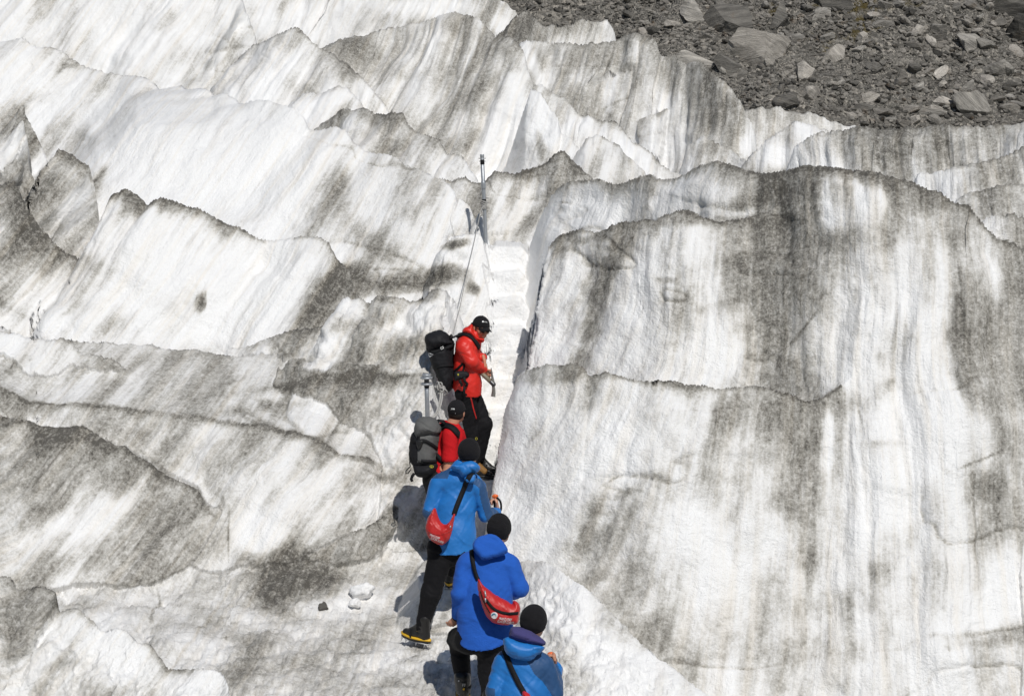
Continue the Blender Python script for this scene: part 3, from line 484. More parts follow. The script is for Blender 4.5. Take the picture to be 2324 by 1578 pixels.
def scree_mat():
    m, t, n, l, b = new_mat('scree')
    tc = n.new('ShaderNodeTexCoord'); pos = tc.outputs['Object']
    def noise(scale, det=5, rough=.6):
        q = n.new('ShaderNodeTexNoise'); q.inputs['Scale'].default_value = scale; q.inputs['Detail'].default_value = det; q.inputs['Roughness'].default_value = rough
        l.new(pos, q.inputs['Vector']); return q.outputs['Fac']
    v = n.new('ShaderNodeTexVoronoi'); v.inputs['Scale'].default_value = 6.5; l.new(pos, v.inputs['Vector'])
    v2 = n.new('ShaderNodeTexVoronoi'); v2.inputs['Scale'].default_value = 15; l.new(pos, v2.inputs['Vector'])
    sep = n.new('ShaderNodeSeparateColor'); l.new(v.outputs['Color'], sep.inputs[0])
    sep2 = n.new('ShaderNodeSeparateColor'); l.new(v2.outputs['Color'], sep2.inputs[0])
    r = n.new('ShaderNodeValToRGB'); e = r.color_ramp.elements
    e[0].position = 0; e[0].color = (.075, .07, .062, 1); e[1].position = 1; e[1].color = (.44, .405, .35, 1); q = e.new(.6); q.color = (.21, .198, .176, 1)
    l.new(sep.outputs[0], r.inputs[0])
    r2 = n.new('ShaderNodeValToRGB'); e = r2.color_ramp.elements
    e[0].position = 0; e[0].color = (.11, .104, .094, 1); e[1].position = 1; e[1].color = (.40, .37, .32, 1); q = e.new(.7); q.color = (.21, .198, .176, 1)
    l.new(sep2.outputs[1], r2.inputs[0])
    mm = n.new('ShaderNodeMapRange'); mm.inputs[1].default_value = .42; mm.inputs[2].default_value = .58; l.new(noise(.7, 4), mm.inputs[0])
    mx = n.new('ShaderNodeMix'); mx.data_type = 'RGBA'; l.new(mm.outputs[0], mx.inputs[0]); l.new(r.outputs[0], mx.inputs[6]); l.new(r2.outputs[0], mx.inputs[7])
    # moss and dry grass in patches
    at = n.new('ShaderNodeAttribute'); at.attribute_name = 'moss'
    ad = n.new('ShaderNodeMath'); ad.operation = 'ADD'; l.new(at.outputs['Fac'], ad.inputs[0]); l.new(noise(2.5, 5, .7), ad.inputs[1])
    ms = n.new('ShaderNodeMapRange'); ms.inputs[1].default_value = .78; ms.inputs[2].default_value = 1.0; ms.inputs[4].default_value = .9; l.new(ad.outputs[0], ms.inputs[0])
    mc = n.new('ShaderNodeMix'); mc.data_type = 'RGBA'; mc.inputs[6].default_value = (.055, .042, .012, 1); mc.inputs[7].default_value = (.125, .095, .025, 1); l.new(noise(5, 3), mc.inputs[0])
    m2 = n.new('ShaderNodeMix'); m2.data_type = 'RGBA'; l.new(ms.outputs[0], m2.inputs[0]); l.new(mx.outputs[2], m2.inputs[6]); l.new(mc.outputs[2], m2.inputs[7])
    l.new(m2.outputs[2], b.inputs['Base Color']); b.inputs['Roughness'].default_value = .95; b.inputs['Specular IOR Level'].default_value = .1
    ds = n.new('ShaderNodeMath'); ds.operation = 'ADD'; l.new(v.outputs['Distance'], ds.inputs[0]); l.new(v2.outputs['Distance'], ds.inputs[1])
    bp = n.new('ShaderNodeBump'); bp.inputs['Strength'].default_value = 1.0; bp.inputs['Distance'].default_value = .10; bp.invert = True
    l.new(ds.outputs[0], bp.inputs['Height']); l.new(bp.outputs[0], b.inputs['Normal'])
    return m
mme = np_mesh('scree_slope', np.stack([GX, GY, GZ+CZ], -1).reshape(-1, 3), Fm)
def mor_hit(px, py):
    x, y, z = ray(px, py); Y = np.linspace(MY0-3, MY0+24, 2000); X = x/y*Y
    k = int(np.argmax(mor_z(X, Y) >= z/y*Y)); return np.array((X[k], Y[k], mor_z(X[k:k+1], Y[k:k+1])[0]+CZ))
moss = np.zeros(GX.size)
for px, py, rx, ry, s in [(1930,15,110,30,.55),(1950,60,60,70,.45),(1880,100,40,60,.35),(1840,90,30,50,.3),(1760,25,25,45,.45),(2060,10,60,20,.4),(2270,10,90,25,.35),(1930,90,40,40,.3),(2250,30,60,60,.15),(1620,40,20,20,.1)]:
    c = mor_hit(px, py); sc = c[1]/FPX
    dx = (GX.ravel()-c[0])/(rx*sc); dz = (GZ.ravel()+CZ-c[2]+(GY.ravel()-c[1])*.14)/(ry*sc)
    moss = np.maximum(moss, s*np.exp(-(dx**2+dz**2)))
vattr(mme, 'moss', moss)
tag(link_mesh('scree_slope', mme, scree_mat()), 'steep grey slope of rubble and gravel rising behind the ice', 'scree', kind='structure')

def rock_mesh(name, seed, dims, sub=3, cuts=9, rough=.05):
    """an angular block: a ball chopped flat by random planes, then roughened"""
    r = np.random.RandomState(seed)
    bm = bmesh.new(); bmesh.ops.create_icosphere(bm, subdivisions=sub, radius=1.0)
    V = np.array([v.co[:] for v in bm.verts]); F = np.array([[v.index for v in f.verts] for f in bm.faces]); bm.free()
    for k in range(cuts):
        nrm = r.normal(size=3); nrm /= np.linalg.norm(nrm); d = r.uniform(.45, .8)
        o = V@nrm-d; V = V-np.maximum(o, 0)[:, None]*nrm
    V = V+V*(fbm(V[:, 0]*2.5+seed, V[:, 1]*2.5, V[:, 2]*2.5, o=3, seed=seed)*rough*2)[:, None]
    V = V*np.array(dims)/1.5
    return np_mesh(name, V, F, smooth=False)
def place_rock(o, px, py, rot, sink=.25, h=1.0):
    c = mor_hit(px, py); o.location = c+np.array((0, 0, h*(.5-sink))); o.rotation_euler = rot
# the big rocks one can point to: centre, size in traced units, material, shape, label
BIG = [
 ((1722,108),(195,95),ROCK_PALE,11,(-.55,.2,.25),'huge pale boulder with a cracked flat face, largest one on the scree slope'),
 ((1655,40),(150,85),ROCK_GREY,12,(-.35,-.3,.1),'tall grey rock slab at the top edge, left of the rusty mossy stone'),
 ((1570,25),(60,60),ROCK_GREY,42,(.1,.3,.2),'dark grey cliffy rock at the top edge, above the right ice tower'),
 ((1770,40),(45,75),ROCK_DARK,13,(.0,.45,.2),'dark upright rock with mustard coloured moss beside the tall grey slab'),
 ((1890,8),(110,40),ROCK_DARK,14,(.1,.05,.0),'dark flat rock shelf cut by the top edge above the moss'),
 ((2290,15),(120,50),ROCK_DARK,15,(.2,-.2,.1),'dark jagged rock in the top right corner'),
 ((2310,68),(70,60),ROCK_DARK,16,(.0,.3,.2),'big dark boulder at the right edge below the corner rock'),
 ((1826,165),(46,55),ROCK_PALE,17,(-.3,.5,.1),'pale upright boulder with a dark shadowed foot, above the dark pair of blocks'),
 ((1786,224),(62,45),ROCK_DARK,18,(.1,.2,.4),'black looking block just above the small white ice crests'),
 ((1838,214),(44,50),ROCK_PALE,19,(.2,.7,.2),'pale boulder streaked with orange rust beside the black block'),
 ((1888,125),(42,55),ROCK_PALE,20,(.1,.9,.3),'pale leaning slab below the mossy patch'),
 ((1876,85),(38,22),ROCK_GREY,21,(.1,-.3,.2),'brown tinted flat boulder left of the mossy stones'),
 ((1956,82),(32,32),ROCK_PALE,22,(-.3,.2,.5),'light cube shaped boulder with a black shadow on its left, right of the moss'),
 ((2006,56),(46,16),ROCK_GREY,23,(.1,.0,.2),'thin dark topped slab lying flat high on the middle of the slope'),
 ((2082,72),(32,26),ROCK_PALE,24,(-.3,.3,.1),'white fronted boulder with a black shadow, high on the middle of the slope'),
 ((1926,40),(28,20),ROCK_PALE,44,(.1,.2,.1),'pinkish boulder sitting in the moss near the top edge'),
 ((1862,32),(54,22),ROCK_GREY,25,(.1,-.3,.3),'long pale grey stone just left of the mossy bank'),
 ((1970,225),(46,26),ROCK_PALE,26,(.2,-.35,.2),'striped pinkish slab tilted left on the lower slope'),
 ((2048,174),(28,24),ROCK_PALE,27,(.2,.1,.6),'smooth blue grey boulder in the middle of the scree'),
 ((1980,152),(42,22),ROCK_GREY,28,(.1,.35,.2),'flat grey slab half sunk in gravel above the middle of the scree'),
 ((2145,230),(50,28),ROCK_PALE,29,(.2,.35,.1),'pale wedge shaped boulder on the lower right of the slope'),
 ((2200,235),(80,56),ROCK_GREY,30,(.3,.75,.2),'large brown and grey slab leaning on the rock pile at lower right'),
 ((2110,255),(90,18),ROCK_GREY,31,(.1,.1,.1),'long flat dark slab near the foot of the slope'),
 ((2073,272),(32,28),ROCK_PALE,32,(.2,.1,.8),'light blocky boulder with a black shadow at the foot of the slope'),
 ((2115,272),(40,24),ROCK_GREY,33,(.2,.6,.1),'brown wedge leaning right beside the light block at the slope foot'),
 ((2270,155),(80,46),ROCK_GREY,34,(.2,.3,.2),'broad grey slab near the right edge, halfway down the slope'),
 ((2200,95),(60,40),ROCK_GREY,35,(.1,.4,.3),'pinkish grey pointed boulder high on the right of the slope'),
 ((2230,100),(50,32),ROCK_GREY,36,(.1,.6,.1),'reddish grey slab leaning beside the pointed boulder'),
 ((2135,80),(30,26),ROCK_DARK,37,(.2,.2,.2),'dark brown stone standing on a white stone, upper right'),
 ((2137,98),(34,14),ROCK_PALE,38,(.1,.1,.1),'white stone lying under the dark brown stone, upper right'),
 ((1560,135),(120,40),ROCK_GREY,39,(.0,.1,.0),'broad pinkish grey rock behind the top of the right ice tower'),
 ((1650,150),(60,60),ROCK_GREY,40,(.1,.2,.1),'rough grey rock rising just right of the ice tower tip'),
 ((1955,243),(50,20),ROCK_GREY,41,(.1,.15,.1),'low reddish flat stone on the lower slope above the ice'),
 ((1935,262),(30,22),ROCK_PALE,43,(.1,.4,.1),'small pale boulder with a rusty foot near the ice crest'),
]
for (px, py), (sx, sy), m, seed, rot, lab in BIG:
    c = mor_hit(px, py); sc = c[1]/FPX; w, h = sx*sc*.95, sy*sc*1.05
    o = link_mesh('boulder', rock_mesh('boulder', seed, (w, min(w, h)*.9, h), sub=4, cuts=12, rough=.06), m)
    tag(o, lab, 'boulder', 'boulders on the scree slope'); place_rock(o, px, py+sy*.22, rot, .4, h)
PROTO = [rock_mesh('stone', 300+k, (1, .8, .42+.1*(k % 4)), sub=2, cuts=9, rough=.05) for k in range(12)]
SP = []
for k in range(12):
    q = []
    for m in (ROCK_PALE, ROCK_GREY, ROCK_DARK):
        d = PROTO[k].copy(); d.materials.append(m); q.append(d)
    SP.append(q)
STONE_L = ['small pale grey stone lying loose among the scree rubble', 'small mid grey stone lying loose among the scree rubble', 'small dark stone lying loose among the scree rubble']
cnt = 0
while cnt < 290:
    px = random.uniform(1400, 2330); py = random.uniform(2, 292)
    if py > 60+ (px-1400)*.55: continue
    if px < 1900 and random.random() < .35: continue
    if py < 120 and random.random() < .2: continue
    mi = random.choice([0, 1, 1, 1, 2, 0])
    o = bpy.data.objects.new('stone', SP[random.randrange(12)][mi]); COL.objects.link(o)
    c = mor_hit(px, py); s = (9+22*random.random()**2.2*(1.3 if px > 2000 else .9))*c[1]/FPX*1.25
    o.location = c+np.array((0, 0, s*.12)); o.scale = (s, s*random.uniform(.7, 1), s*random.uniform(.7, 1.1)); o.rotation_euler = (random.uniform(-.6, .9), random.uniform(-.6, .6), random.uniform(0, 6.3))
    tag(o, STONE_L[mi], 'stone', ['pale stones in the scree', 'grey stones in the scree', 'dark stones in the scree'][mi]); cnt += 1
# gravel: thousands of chips, one object
gV, gF, gM, off = [], [], [], 0
base = [rock_mesh('chip', 700+k, (1, .8, .5), sub=1, cuts=7, rough=.03) for k in range(8)]
bv = []
for q in base:
    v = np.empty(len(q.vertices)*3, np.float32); q.vertices.foreach_get('co', v); f = np.array([p.vertices[:] for p in q.polygons]); bv.append((v.reshape(-1, 3), f))
    bpy.data.meshes.remove(q)
NG = 52000
gX = rng.uniform(-6, 36, NG); gY = rng.uniform(MY0-1, MY0+17, NG); gs = .06+.27*rng.rand(NG)**3; gz = mor_z(gX, gY)+CZ+gs*.1
ea, eb, ec = rng.uniform(0, 6.28, NG), rng.uniform(-.7, .7, NG), rng.uniform(-.2, .9, NG); gm = rng.choice([0, 0, 1, 1, 2], NG)
def rotm(a, ax):
    c, s_ = np.cos(a), np.sin(a); R = np.zeros((len(a), 3, 3)); i, j = [(1, 2), (2, 0), (0, 1)][ax]
    R[:, ax, ax] = 1; R[:, i, i] = c; R[:, j, j] = c; R[:, i, j] = -s_; R[:, j, i] = s_; return R
RR = rotm(ea, 2)@rotm(ec, 0)@rotm(eb, 1)
for k in range(8):
    v, f = bv[k]; w = np.arange(k, NG, 8)
    q = np.einsum('nij,vj->nvi', RR[w], v)*gs[w, None, None]+np.stack([gX[w], gY[w], gz[w]], -1)[:, None, :]
    gV.append(q.reshape(-1, 3)); gF.append((f[None]+(np.arange(len(w))*len(v))[:, None, None]).reshape(-1, f.shape[1])+off); off += len(w)*len(v); gM.append(np.repeat(gm[w], len(f)))
gme = np_mesh('gravel', np.concatenate(gV), np.concatenate(gF), smooth=False, midx=np.concatenate(gM))
tag(link_mesh('gravel', gme, [ROCK_PALE, ROCK_GREY, ROCK_DARK]), 'loose grey gravel and chips of rock scattered over the scree slope', 'gravel', kind='stuff')

# lumps of ice knocked off beside the path
for (px, py, s, seed, lab) in [(822, 1347, .17, 801, 'biggest white lump of ice lying loose left of the yellow edged boot'), (806, 1372, .08, 802, 'small white lump of ice just in front of the biggest lump'), (735, 1379, .07, 803, 'dark dirty stone lying alone on the ice left of the white lumps'), (1010, 1500, .12, 804, 'pale lump of ice on the path left of the royal blue climber')]:
    w = hit(px, py); o = link_mesh('ice_lump' if seed != 803 else 'stone', rock_mesh('lump', seed, (s*1.15, s, s*1.0), sub=4, cuts=6, rough=.14), ICE if seed != 803 else ROCK_GREY)
    o.data.polygons.foreach_set('use_smooth', np.ones(len(o.data.polygons), bool)); o.location = w+np.array((0, 0, s*.18)); tag(o, lab, 'ice lump' if seed != 803 else 'stone')
# ------------------------------------------------------------------ soft bodies: smooth distance fields turned into meshes
from mathutils.bvhtree import BVHTree
def snets(d, org, h):
    """naive surface nets on a distance grid"""
    s = d < 0
    nx, ny, nz = (q-1 for q in d.shape)
    acc = np.zeros((nx, ny, nz, 3), np.float32); cnt = np.zeros((nx, ny, nz), np.float32)
    for ax in range(3):
        for o1 in (0, 1):
            for o2 in (0, 1):
                a = [None]*3; b = [None]*3; oth = [k for k in range(3) if k != ax]; n = (nx, ny, nz)
                a[ax] = slice(0, n[ax]); b[ax] = slice(1, n[ax]+1)
                for k, o in zip(oth, (o1, o2)): a[k] = b[k] = slice(o, n[k]+o)
                da, db = d[tuple(a)], d[tuple(b)]; m = s[tuple(a)] != s[tuple(b)]
                t = da[m]/(da[m]-db[m]); q = np.zeros((len(t), 3), np.float32); q[:, ax] = t; q[:, oth[0]] = o1; q[:, oth[1]] = o2
                acc[m] += q; cnt[m] += 1
    on = cnt > 0; idx = np.full(cnt.shape, -1, np.int64); idx[on] = np.arange(on.sum())
    base = np.argwhere(on).astype(np.float32)
    V = (base+acc[on]/cnt[on][:, None])*h+np.asarray(org, np.float32)
    Fs = []
    for ax in range(3):
        o1, o2 = [(1, 2), (2, 0), (0, 1)][ax]
        a = [slice(1, -1)]*3; b = [slice(1, -1)]*3; a[ax] = slice(0, -1); b[ax] = slice(1, None)
        sa, sb = s[tuple(a)], s[tuple(b)]; m = np.argwhere(sa != sb)
        if not len(m): continue
        flip = sa[sa != sb]
        c = m.copy()
        for k in range(3):
            if k != ax: c[:, k] += 1
        def cell(d1, d2):
            q = c.copy(); q[:, o1] -= d1; q[:, o2] -= d2; return idx[q[:, 0], q[:, 1], q[:, 2]]
        f = np.stack([cell(1, 1), cell(0, 1), cell(0, 0), cell(1, 0)], 1)
        f[~flip] = f[~flip][:, ::-1]; Fs.append(f)
    F = np.concatenate(Fs); return V, F[(F >= 0).all(1)]
def vec(*a): return np.array(a, np.float64)
def unit(a): a = np.asarray(a, float); return a/np.linalg.norm(a)
class Sdf:
    def __init__(s, h=.009): s.q = []; s.h = h; s.cuts = []
    def cap(s, a, b, ra, rb, n=None, f=1.0, k=.03):
        """tapered limb a-b; flattened by f along n"""
        s.q.append(('c', np.asarray(a, float), np.asarray(b, float), ra, rb, None if n is None else unit(n), f, k)); return s
    def chain(s, pts, n=None, f=1.0, k=.03):
        for (a, ra), (b, rb) in zip(pts[:-1], pts[1:]): s.cap(a, b, ra, rb, n, f, k)
        return s
    def ell(s, c, r, axes=None, k=.03, sub=False):
        s.q.append(('s' if sub else 'e', np.asarray(c, float), np.asarray(r, float), np.eye(3) if axes is None else np.array([unit(a) for a in axes]), k)); return s
    def cut(s, p, n):
        """remove everything on the side n points to"""
        s.cuts.append((np.asarray(p, float), unit(n))); return s
    def mesh(s, wr=None):
        lo = np.full(3, 1e9); hi = -lo
        for q in s.q:
            if q[0] == 'c': pts = [(q[1], q[3]), (q[2], q[4])]
            elif q[0] == 'e': pts = [(q[1], q[2].max())]
            else: continue
            for c, r in pts: lo = np.minimum(lo, c-r); hi = np.maximum(hi, c+r)
        h = s.h; lo = lo-4*h; hi = hi+4*h
        g = [np.arange(lo[i], hi[i]+h, h) for i in range(3)]
        D = np.full([len(x) for x in g], 1.0, np.float32)
        for q in s.q:
            if q[0] == 'c':
                bl = np.minimum(q[1]-q[3], q[2]-q[4]); bh = np.maximum(q[1]+q[3], q[2]+q[4])
            else: bl = q[1]-q[2].max(); bh = q[1]+q[2].max()
            k = q[-1]; mg = max(k, 2*h)+h
            sl = tuple(slice(max(int((bl[i]-mg-lo[i])/h), 0), int((bh[i]+mg-lo[i])/h)+2) for i in range(3))
            X = np.stack(np.meshgrid(*[g[i][sl[i]] for i in range(3)], indexing='ij'), -1)
            if q[0] == 'c':
                _, a, b, ra, rb, n, f, _ = q
                p = X-a; ab = b-a
                if n is not None:
                    p = p+(p@n)[..., None]*n*(1/f-1); ab = ab+(ab@n)*n*(1/f-1)
                t = np.clip((p@ab)/max(ab@ab, 1e-9), 0, 1)
                d = np.linalg.norm(p-t[..., None]*ab, axis=-1)-(ra+(rb-ra)*t)
                if n is not None: d = d*min(1, f*1.15)
            else:
                p = (X-q[1])@q[3].T; e = np.linalg.norm(p/q[2], axis=-1); d = (e-1)*q[2].min()
            cur = D[sl]
            if q[0] == 's':
                d = -d; hk = np.clip(.5-.5*(cur-d)/k, 0, 1); D[sl] = cur*(1-hk)+d*hk+k*hk*(1-hk) if False else np.maximum(cur, d)
            else:
                hk = np.clip(.5+.5*(cur-d)/k, 0, 1); D[sl] = cur*(1-hk)+d*hk-k*hk*(1-hk)
        if s.cuts:
            X = np.stack(np.meshgrid(*g, indexing='ij'), -1)
            for p, n in s.cuts: D = np.maximum(D, ((X-p)@n).astype(np.float32))
        V, F = snets(D, lo, h)
        if wr is not None:
            N = vnormals(V, F); V = V+N*wr(V)[:, None].astype(np.float32)
        return V, F
def vnormals(V, F):
    a = V[F[:, 2]]-V[F[:, 0]]; b = V[F[:, 3]]-V[F[:, 1]]; n = np.cross(a, b); N = np.zeros_like(V)
    for k in range(4): np.add.at(N, F[:, k], n)
    return N/np.maximum(np.linalg.norm(N, axis=1, keepdims=True), 1e-12)
def merge(*vf):
    Vs, Fs, o = [], [], 0
    for V, F in vf: Vs.append(V); Fs.append(F+o); o += len(V)
    return np.concatenate(Vs), np.concatenate(Fs)
def folds(amp=.010, seed=0, fx=7, fz=12, tilt=.5, sharp=True):
    """cloth folds: ridged noise drawn out sideways and slanting"""
    def w(V):
        x = V[:, 0]+V[:, 1]*.7; z = V[:, 2]+x*tilt
        f = fbm(x*fx+seed, z*fz, V[:, 1]*4, o=3, seed=400+seed)
        if sharp: f = (1-np.abs(f)*2.4)*.6+f*.5-.25
        return amp*f
    return w
def part(name, VF, mats, parent, zone=None, smooth=True):
    V, F = VF
    mi = None if zone is None else zone(V[F].mean(1)).astype(np.int32)
    return link_mesh(name, np_mesh(name, V, F, smooth, mi), mats, parent)
def bvh(*VFs):
    V, F = merge(*VFs); return BVHTree.FromPolygons([tuple(map(float, v)) for v in V], [tuple(map(int, f)) for f in F])
EYE = Vector((0, 0, CZ))
def see(tree, px, py):
    d = Vector(ray(px, py)).normalized(); loc, nrm, i, dist = tree.ray_cast(EYE, d)
    return None if loc is None else (np.array(loc), np.array(nrm if nrm.dot(d) < 0 else -nrm))
def smooth_line(pts, n=8, closed=False):
    pts = np.asarray(pts, float); m = len(pts); out = []
    for i in range(m if closed else m-1):
        p0 = pts[(i-1) % m] if closed or i > 0 else pts[i]; p1 = pts[i]; p2 = pts[(i+1) % m]; p3 = pts[(i+2) % m] if closed or i+2 < m else p2
        for t in np.linspace(0, 1, n, endpoint=False): out.append(.5*((2*p1)+(p2-p0)*t+(2*p0-5*p1+4*p2-p3)*t*t+(3*p1-p0-3*p2+p3)*t**3))
    if not closed: out.append(pts[-1])
    return np.array(out)
def ribbon(pts, nrm, width, th=.004, closed=False, off=.004):
    """flat webbing lying along pts with outward normals nrm"""
    pts = np.asarray(pts, float); nrm = np.asarray(nrm, float); m = len(pts)
    tan = np.roll(pts, -1, 0)-np.roll(pts, 1, 0)
    if not closed: tan[0] = pts[1]-pts[0]; tan[-1] = pts[-1]-pts[-2]
    w = np.broadcast_to(np.asarray(width, float), (m,))
    V = []
    for p, n, t, ww in zip(pts, nrm, tan, w):
        n = unit(n); sd = unit(np.cross(t, n)); n = unit(np.cross(sd, t))
        for a, b in ((-1, 0), (1, 0), (1, 1), (-1, 1)): V.append(p+sd*a*ww/2+n*(off+b*th))
    V = np.array(V); F = []
    for i in range(m if closed else m-1):
        j = (i+1) % m
        for k in range(4): F.append((i*4+k, i*4+(k+1) % 4, j*4+(k+1) % 4, j*4+k))
    if not closed: F += [(3, 2, 1, 0), (m*4-4, m*4-3, m*4-2, m*4-1)]
    return V, np.array(F)
def tube(pts, r, n=10, closed=False):
    pts = np.asarray(pts, float); m = len(pts); rr = np.broadcast_to(np.asarray(r, float), (m,))
    V, F = [], []; up = vec(.13, .31, .94)
    for i in range(m):
        t = (pts[(i+1) % m]-pts[i-1]) if closed else (pts[min(i+1, m-1)]-pts[max(i-1, 0)])
        t = unit(t); a = up-t*(up@t); a = unit(a) if np.linalg.norm(a) > .1 else unit(np.cross(t, (1, 0, 0))); b = np.cross(t, a); up = a
        for k in range(n):
            q = 2*math.pi*k/n; V.append(pts[i]+(a*math.cos(q)+b*math.sin(q))*rr[i])
    for i in range(m if closed else m-1):
        j = (i+1) % m
        for k in range(n): F.append((i*n+k, i*n+(k+1) % n, j*n+(k+1) % n, j*n+k))
    if not closed:
        for base, fl in ((0, True), ((m-1)*n, False)):
            V.append(pts[0] if fl else pts[-1]); c = len(V)-1
            for k in range(n):
                q = (base+k, base+(k+1) % n); F.append((c, c, q[1], q[0]) if fl else (c, c, q[0], q[1]))
    F = [tuple(f) for f in F]
    return np.array(V), np.array(F)
def draped(tree, pix, width, th=.005, off=.004, n=6, taper=None):
    """webbing lying on a surface, traced through positions"""
    ln = smooth_line(pix, n); P_, N_ = [], []
    for px, py in ln:
        h = see(tree, px, py)
        if h is not None: P_.append(h[0]); N_.append(h[1])
    P_ = np.array(P_); N_ = np.array(N_)
    for _ in range(3):
        P_[1:-1] = (P_[:-2]+2*P_[1:-1]+P_[2:])/4; N_[1:-1] = (N_[:-2]+2*N_[1:-1]+N_[2:])/4
    return ribbon(P_, N_, width, th, off=off)
def loop_strap(tree, c, e1, e2, width, th=.006, a0=0, a1=360, n=60, off=.004):
    """webbing round the body in the plane c,e1,e2"""
    P_, N_ = [], []
    for q in np.radians(np.linspace(a0, a1, n)):
        d = e1*math.cos(q)+e2*math.sin(q)
        loc, nr, i, ds = tree.ray_cast(Vector(c+d*.9), Vector(-d))
        if loc is None: continue
        P_.append(np.array(loc)); N_.append(d)
    P_ = np.array(P_); N_ = np.array(N_)
    for _ in range(4): P_[1:-1] = (P_[:-2]+2*P_[1:-1]+P_[2:])/4
    return ribbon(P_, N_, width, th, off=off)
def poly_plane(pix, o, n):
    """traced outline laid on the plane through o facing n: local (u,v) coordinates and the frame"""
    n = unit(n); u = unit(np.cross((0, 0, 1), n)); v = np.cross(n, u); out = []
    for px, py in pix:
        d = np.array(ray(px, py)); t = ((o-vec(0, 0, CZ))@n)/(d@n); p = vec(0, 0, CZ)+d*t-o; out.append((p@u, p@v))
    return np.array(out), u, v, n
def pillow(pix, o, n, T, e=.05, h=.008, back=None, wr=None, smooth=3, bulge=0.0):
    """a stuffed shape: traced outline, real thickness 2T, rounded rim of width e"""
    L, u, v, n = poly_plane(pix, o, n)
    if smooth: L = smooth_line(L, smooth, True)
    lo = L.min(0)-3*h; hi = L.max(0)+3*h
    gu = np.arange(lo[0], hi[0]+h, h); gv = np.arange(lo[1], hi[1]+h, h); gw = np.arange(-T-3*h, T+4*h, h)
    U, Vv = np.meshgrid(gu, gv, indexing='ij'); dd = np.full(U.shape, 1e9); ins = np.zeros(U.shape, bool)
    for i in range(len(L)):
        a, b = L[i], L[(i+1) % len(L)]; ab = b-a
        t = np.clip(((U-a[0])*ab[0]+(Vv-a[1])*ab[1])/max(ab@ab, 1e-12), 0, 1)
        dd = np.minimum(dd, np.hypot(U-a[0]-t*ab[0], Vv-a[1]-t*ab[1]))
        cr = (a[1] > Vv) != (b[1] > Vv)
        with np.errstate(divide='ignore', invalid='ignore'): xi = a[0]+(Vv-a[1])/(b[1]-a[1])*ab[0]
        ins ^= cr & (U < xi)
    ht = T*np.sqrt(np.clip(1-(1-np.clip(dd/e, 0, 1))**2, 0, 1))
    ht = np.where(ins, ht, 0)
    Wg = gw[None, None, :]
    D = np.where(ins[..., None], np.abs(Wg)-ht[..., None], np.sqrt(dd[..., None]**2+Wg**2)).astype(np.float32)
    V, F = snets(D, (lo[0], lo[1], gw[0]), h)
    Q = o+V[:, :1]*u+V[:, 1:2]*v+V[:, 2:3]*n
    a = Q[F[0]]
    if wr is not None:
        N = vnormals(Q, F); Q = Q+N*wr(Q)[:, None]
    return Q, F
def text_on(tree, s, px, py, hpx, name, mat, parent, ang=0.0, squash=1.0, shear=0.0, up=.0025):
    """lettering stuck on a surface, baseline starting at a traced position; hpx = capital height in traced units"""
    cu = bpy.data.curves.new('lettering', 'FONT'); cu.body = s; cu.size = 1.0; cu.resolution_u = 2; cu.shear = shear; cu.offset = .012
    ob = bpy.data.objects.new('lettering', cu); COL.objects.link(ob)
    dg = bpy.context.evaluated_depsgraph_get(); me = bpy.data.meshes.new_from_object(ob.evaluated_get(dg))
    bpy.data.objects.remove(ob); bpy.data.curves.remove(cu)
    ca, sa = math.cos(math.radians(ang)), math.sin(math.radians(ang)); k = hpx/.72
    for vtx in me.vertices:
        x, y = vtx.co.x*k*squash, vtx.co.y*k
        h = see(tree, px+x*ca-y*sa*-1*0-y*sa, py-y*ca-x*sa)
        if h is None: h = see(tree, px+x*ca*.5, py-y*ca*.5)
        if h is not None: vtx.co = Vector(h[0]+h[1]*up)
    me.name = name
    return link_mesh(name, me, mat, parent)
def disc_on(tree, px, py, r, name, mat, parent, th=.004, ring=None, n=24, sq=1.0):
    c, nr = see(tree, px, py); sc = np.linalg.norm(c-vec(0, 0, CZ))/FPX; u = unit(np.cross((0, 0, 1), nr)); v = np.cross(nr, u); R = r*sc
    if ring:
        pts = [c+nr*th+(u*math.cos(a)+v*math.sin(a)*sq)*R for a in np.linspace(0, 2*math.pi, n, endpoint=False)]
        return part(name, tube(pts, ring*sc, 6, True), mat, parent)
    V = [c+nr*th]+[c+nr*th+(u*math.cos(a)+v*math.sin(a)*sq)*R for a in np.linspace(0, 2*math.pi, n, endpoint=False)]+[c-nr*.01+(u*math.cos(a)+v*math.sin(a)*sq)*R for a in np.linspace(0, 2*math.pi, n, endpoint=False)]
    F = [(0, 0, 1+k, 1+(k+1) % n) for k in range(n)]+[(1+k, 1+n+k, 1+n+(k+1) % n, 1+(k+1) % n) for k in range(n)]
    return part(name, (np.array(V), np.array(F)), mat, parent, smooth=False)

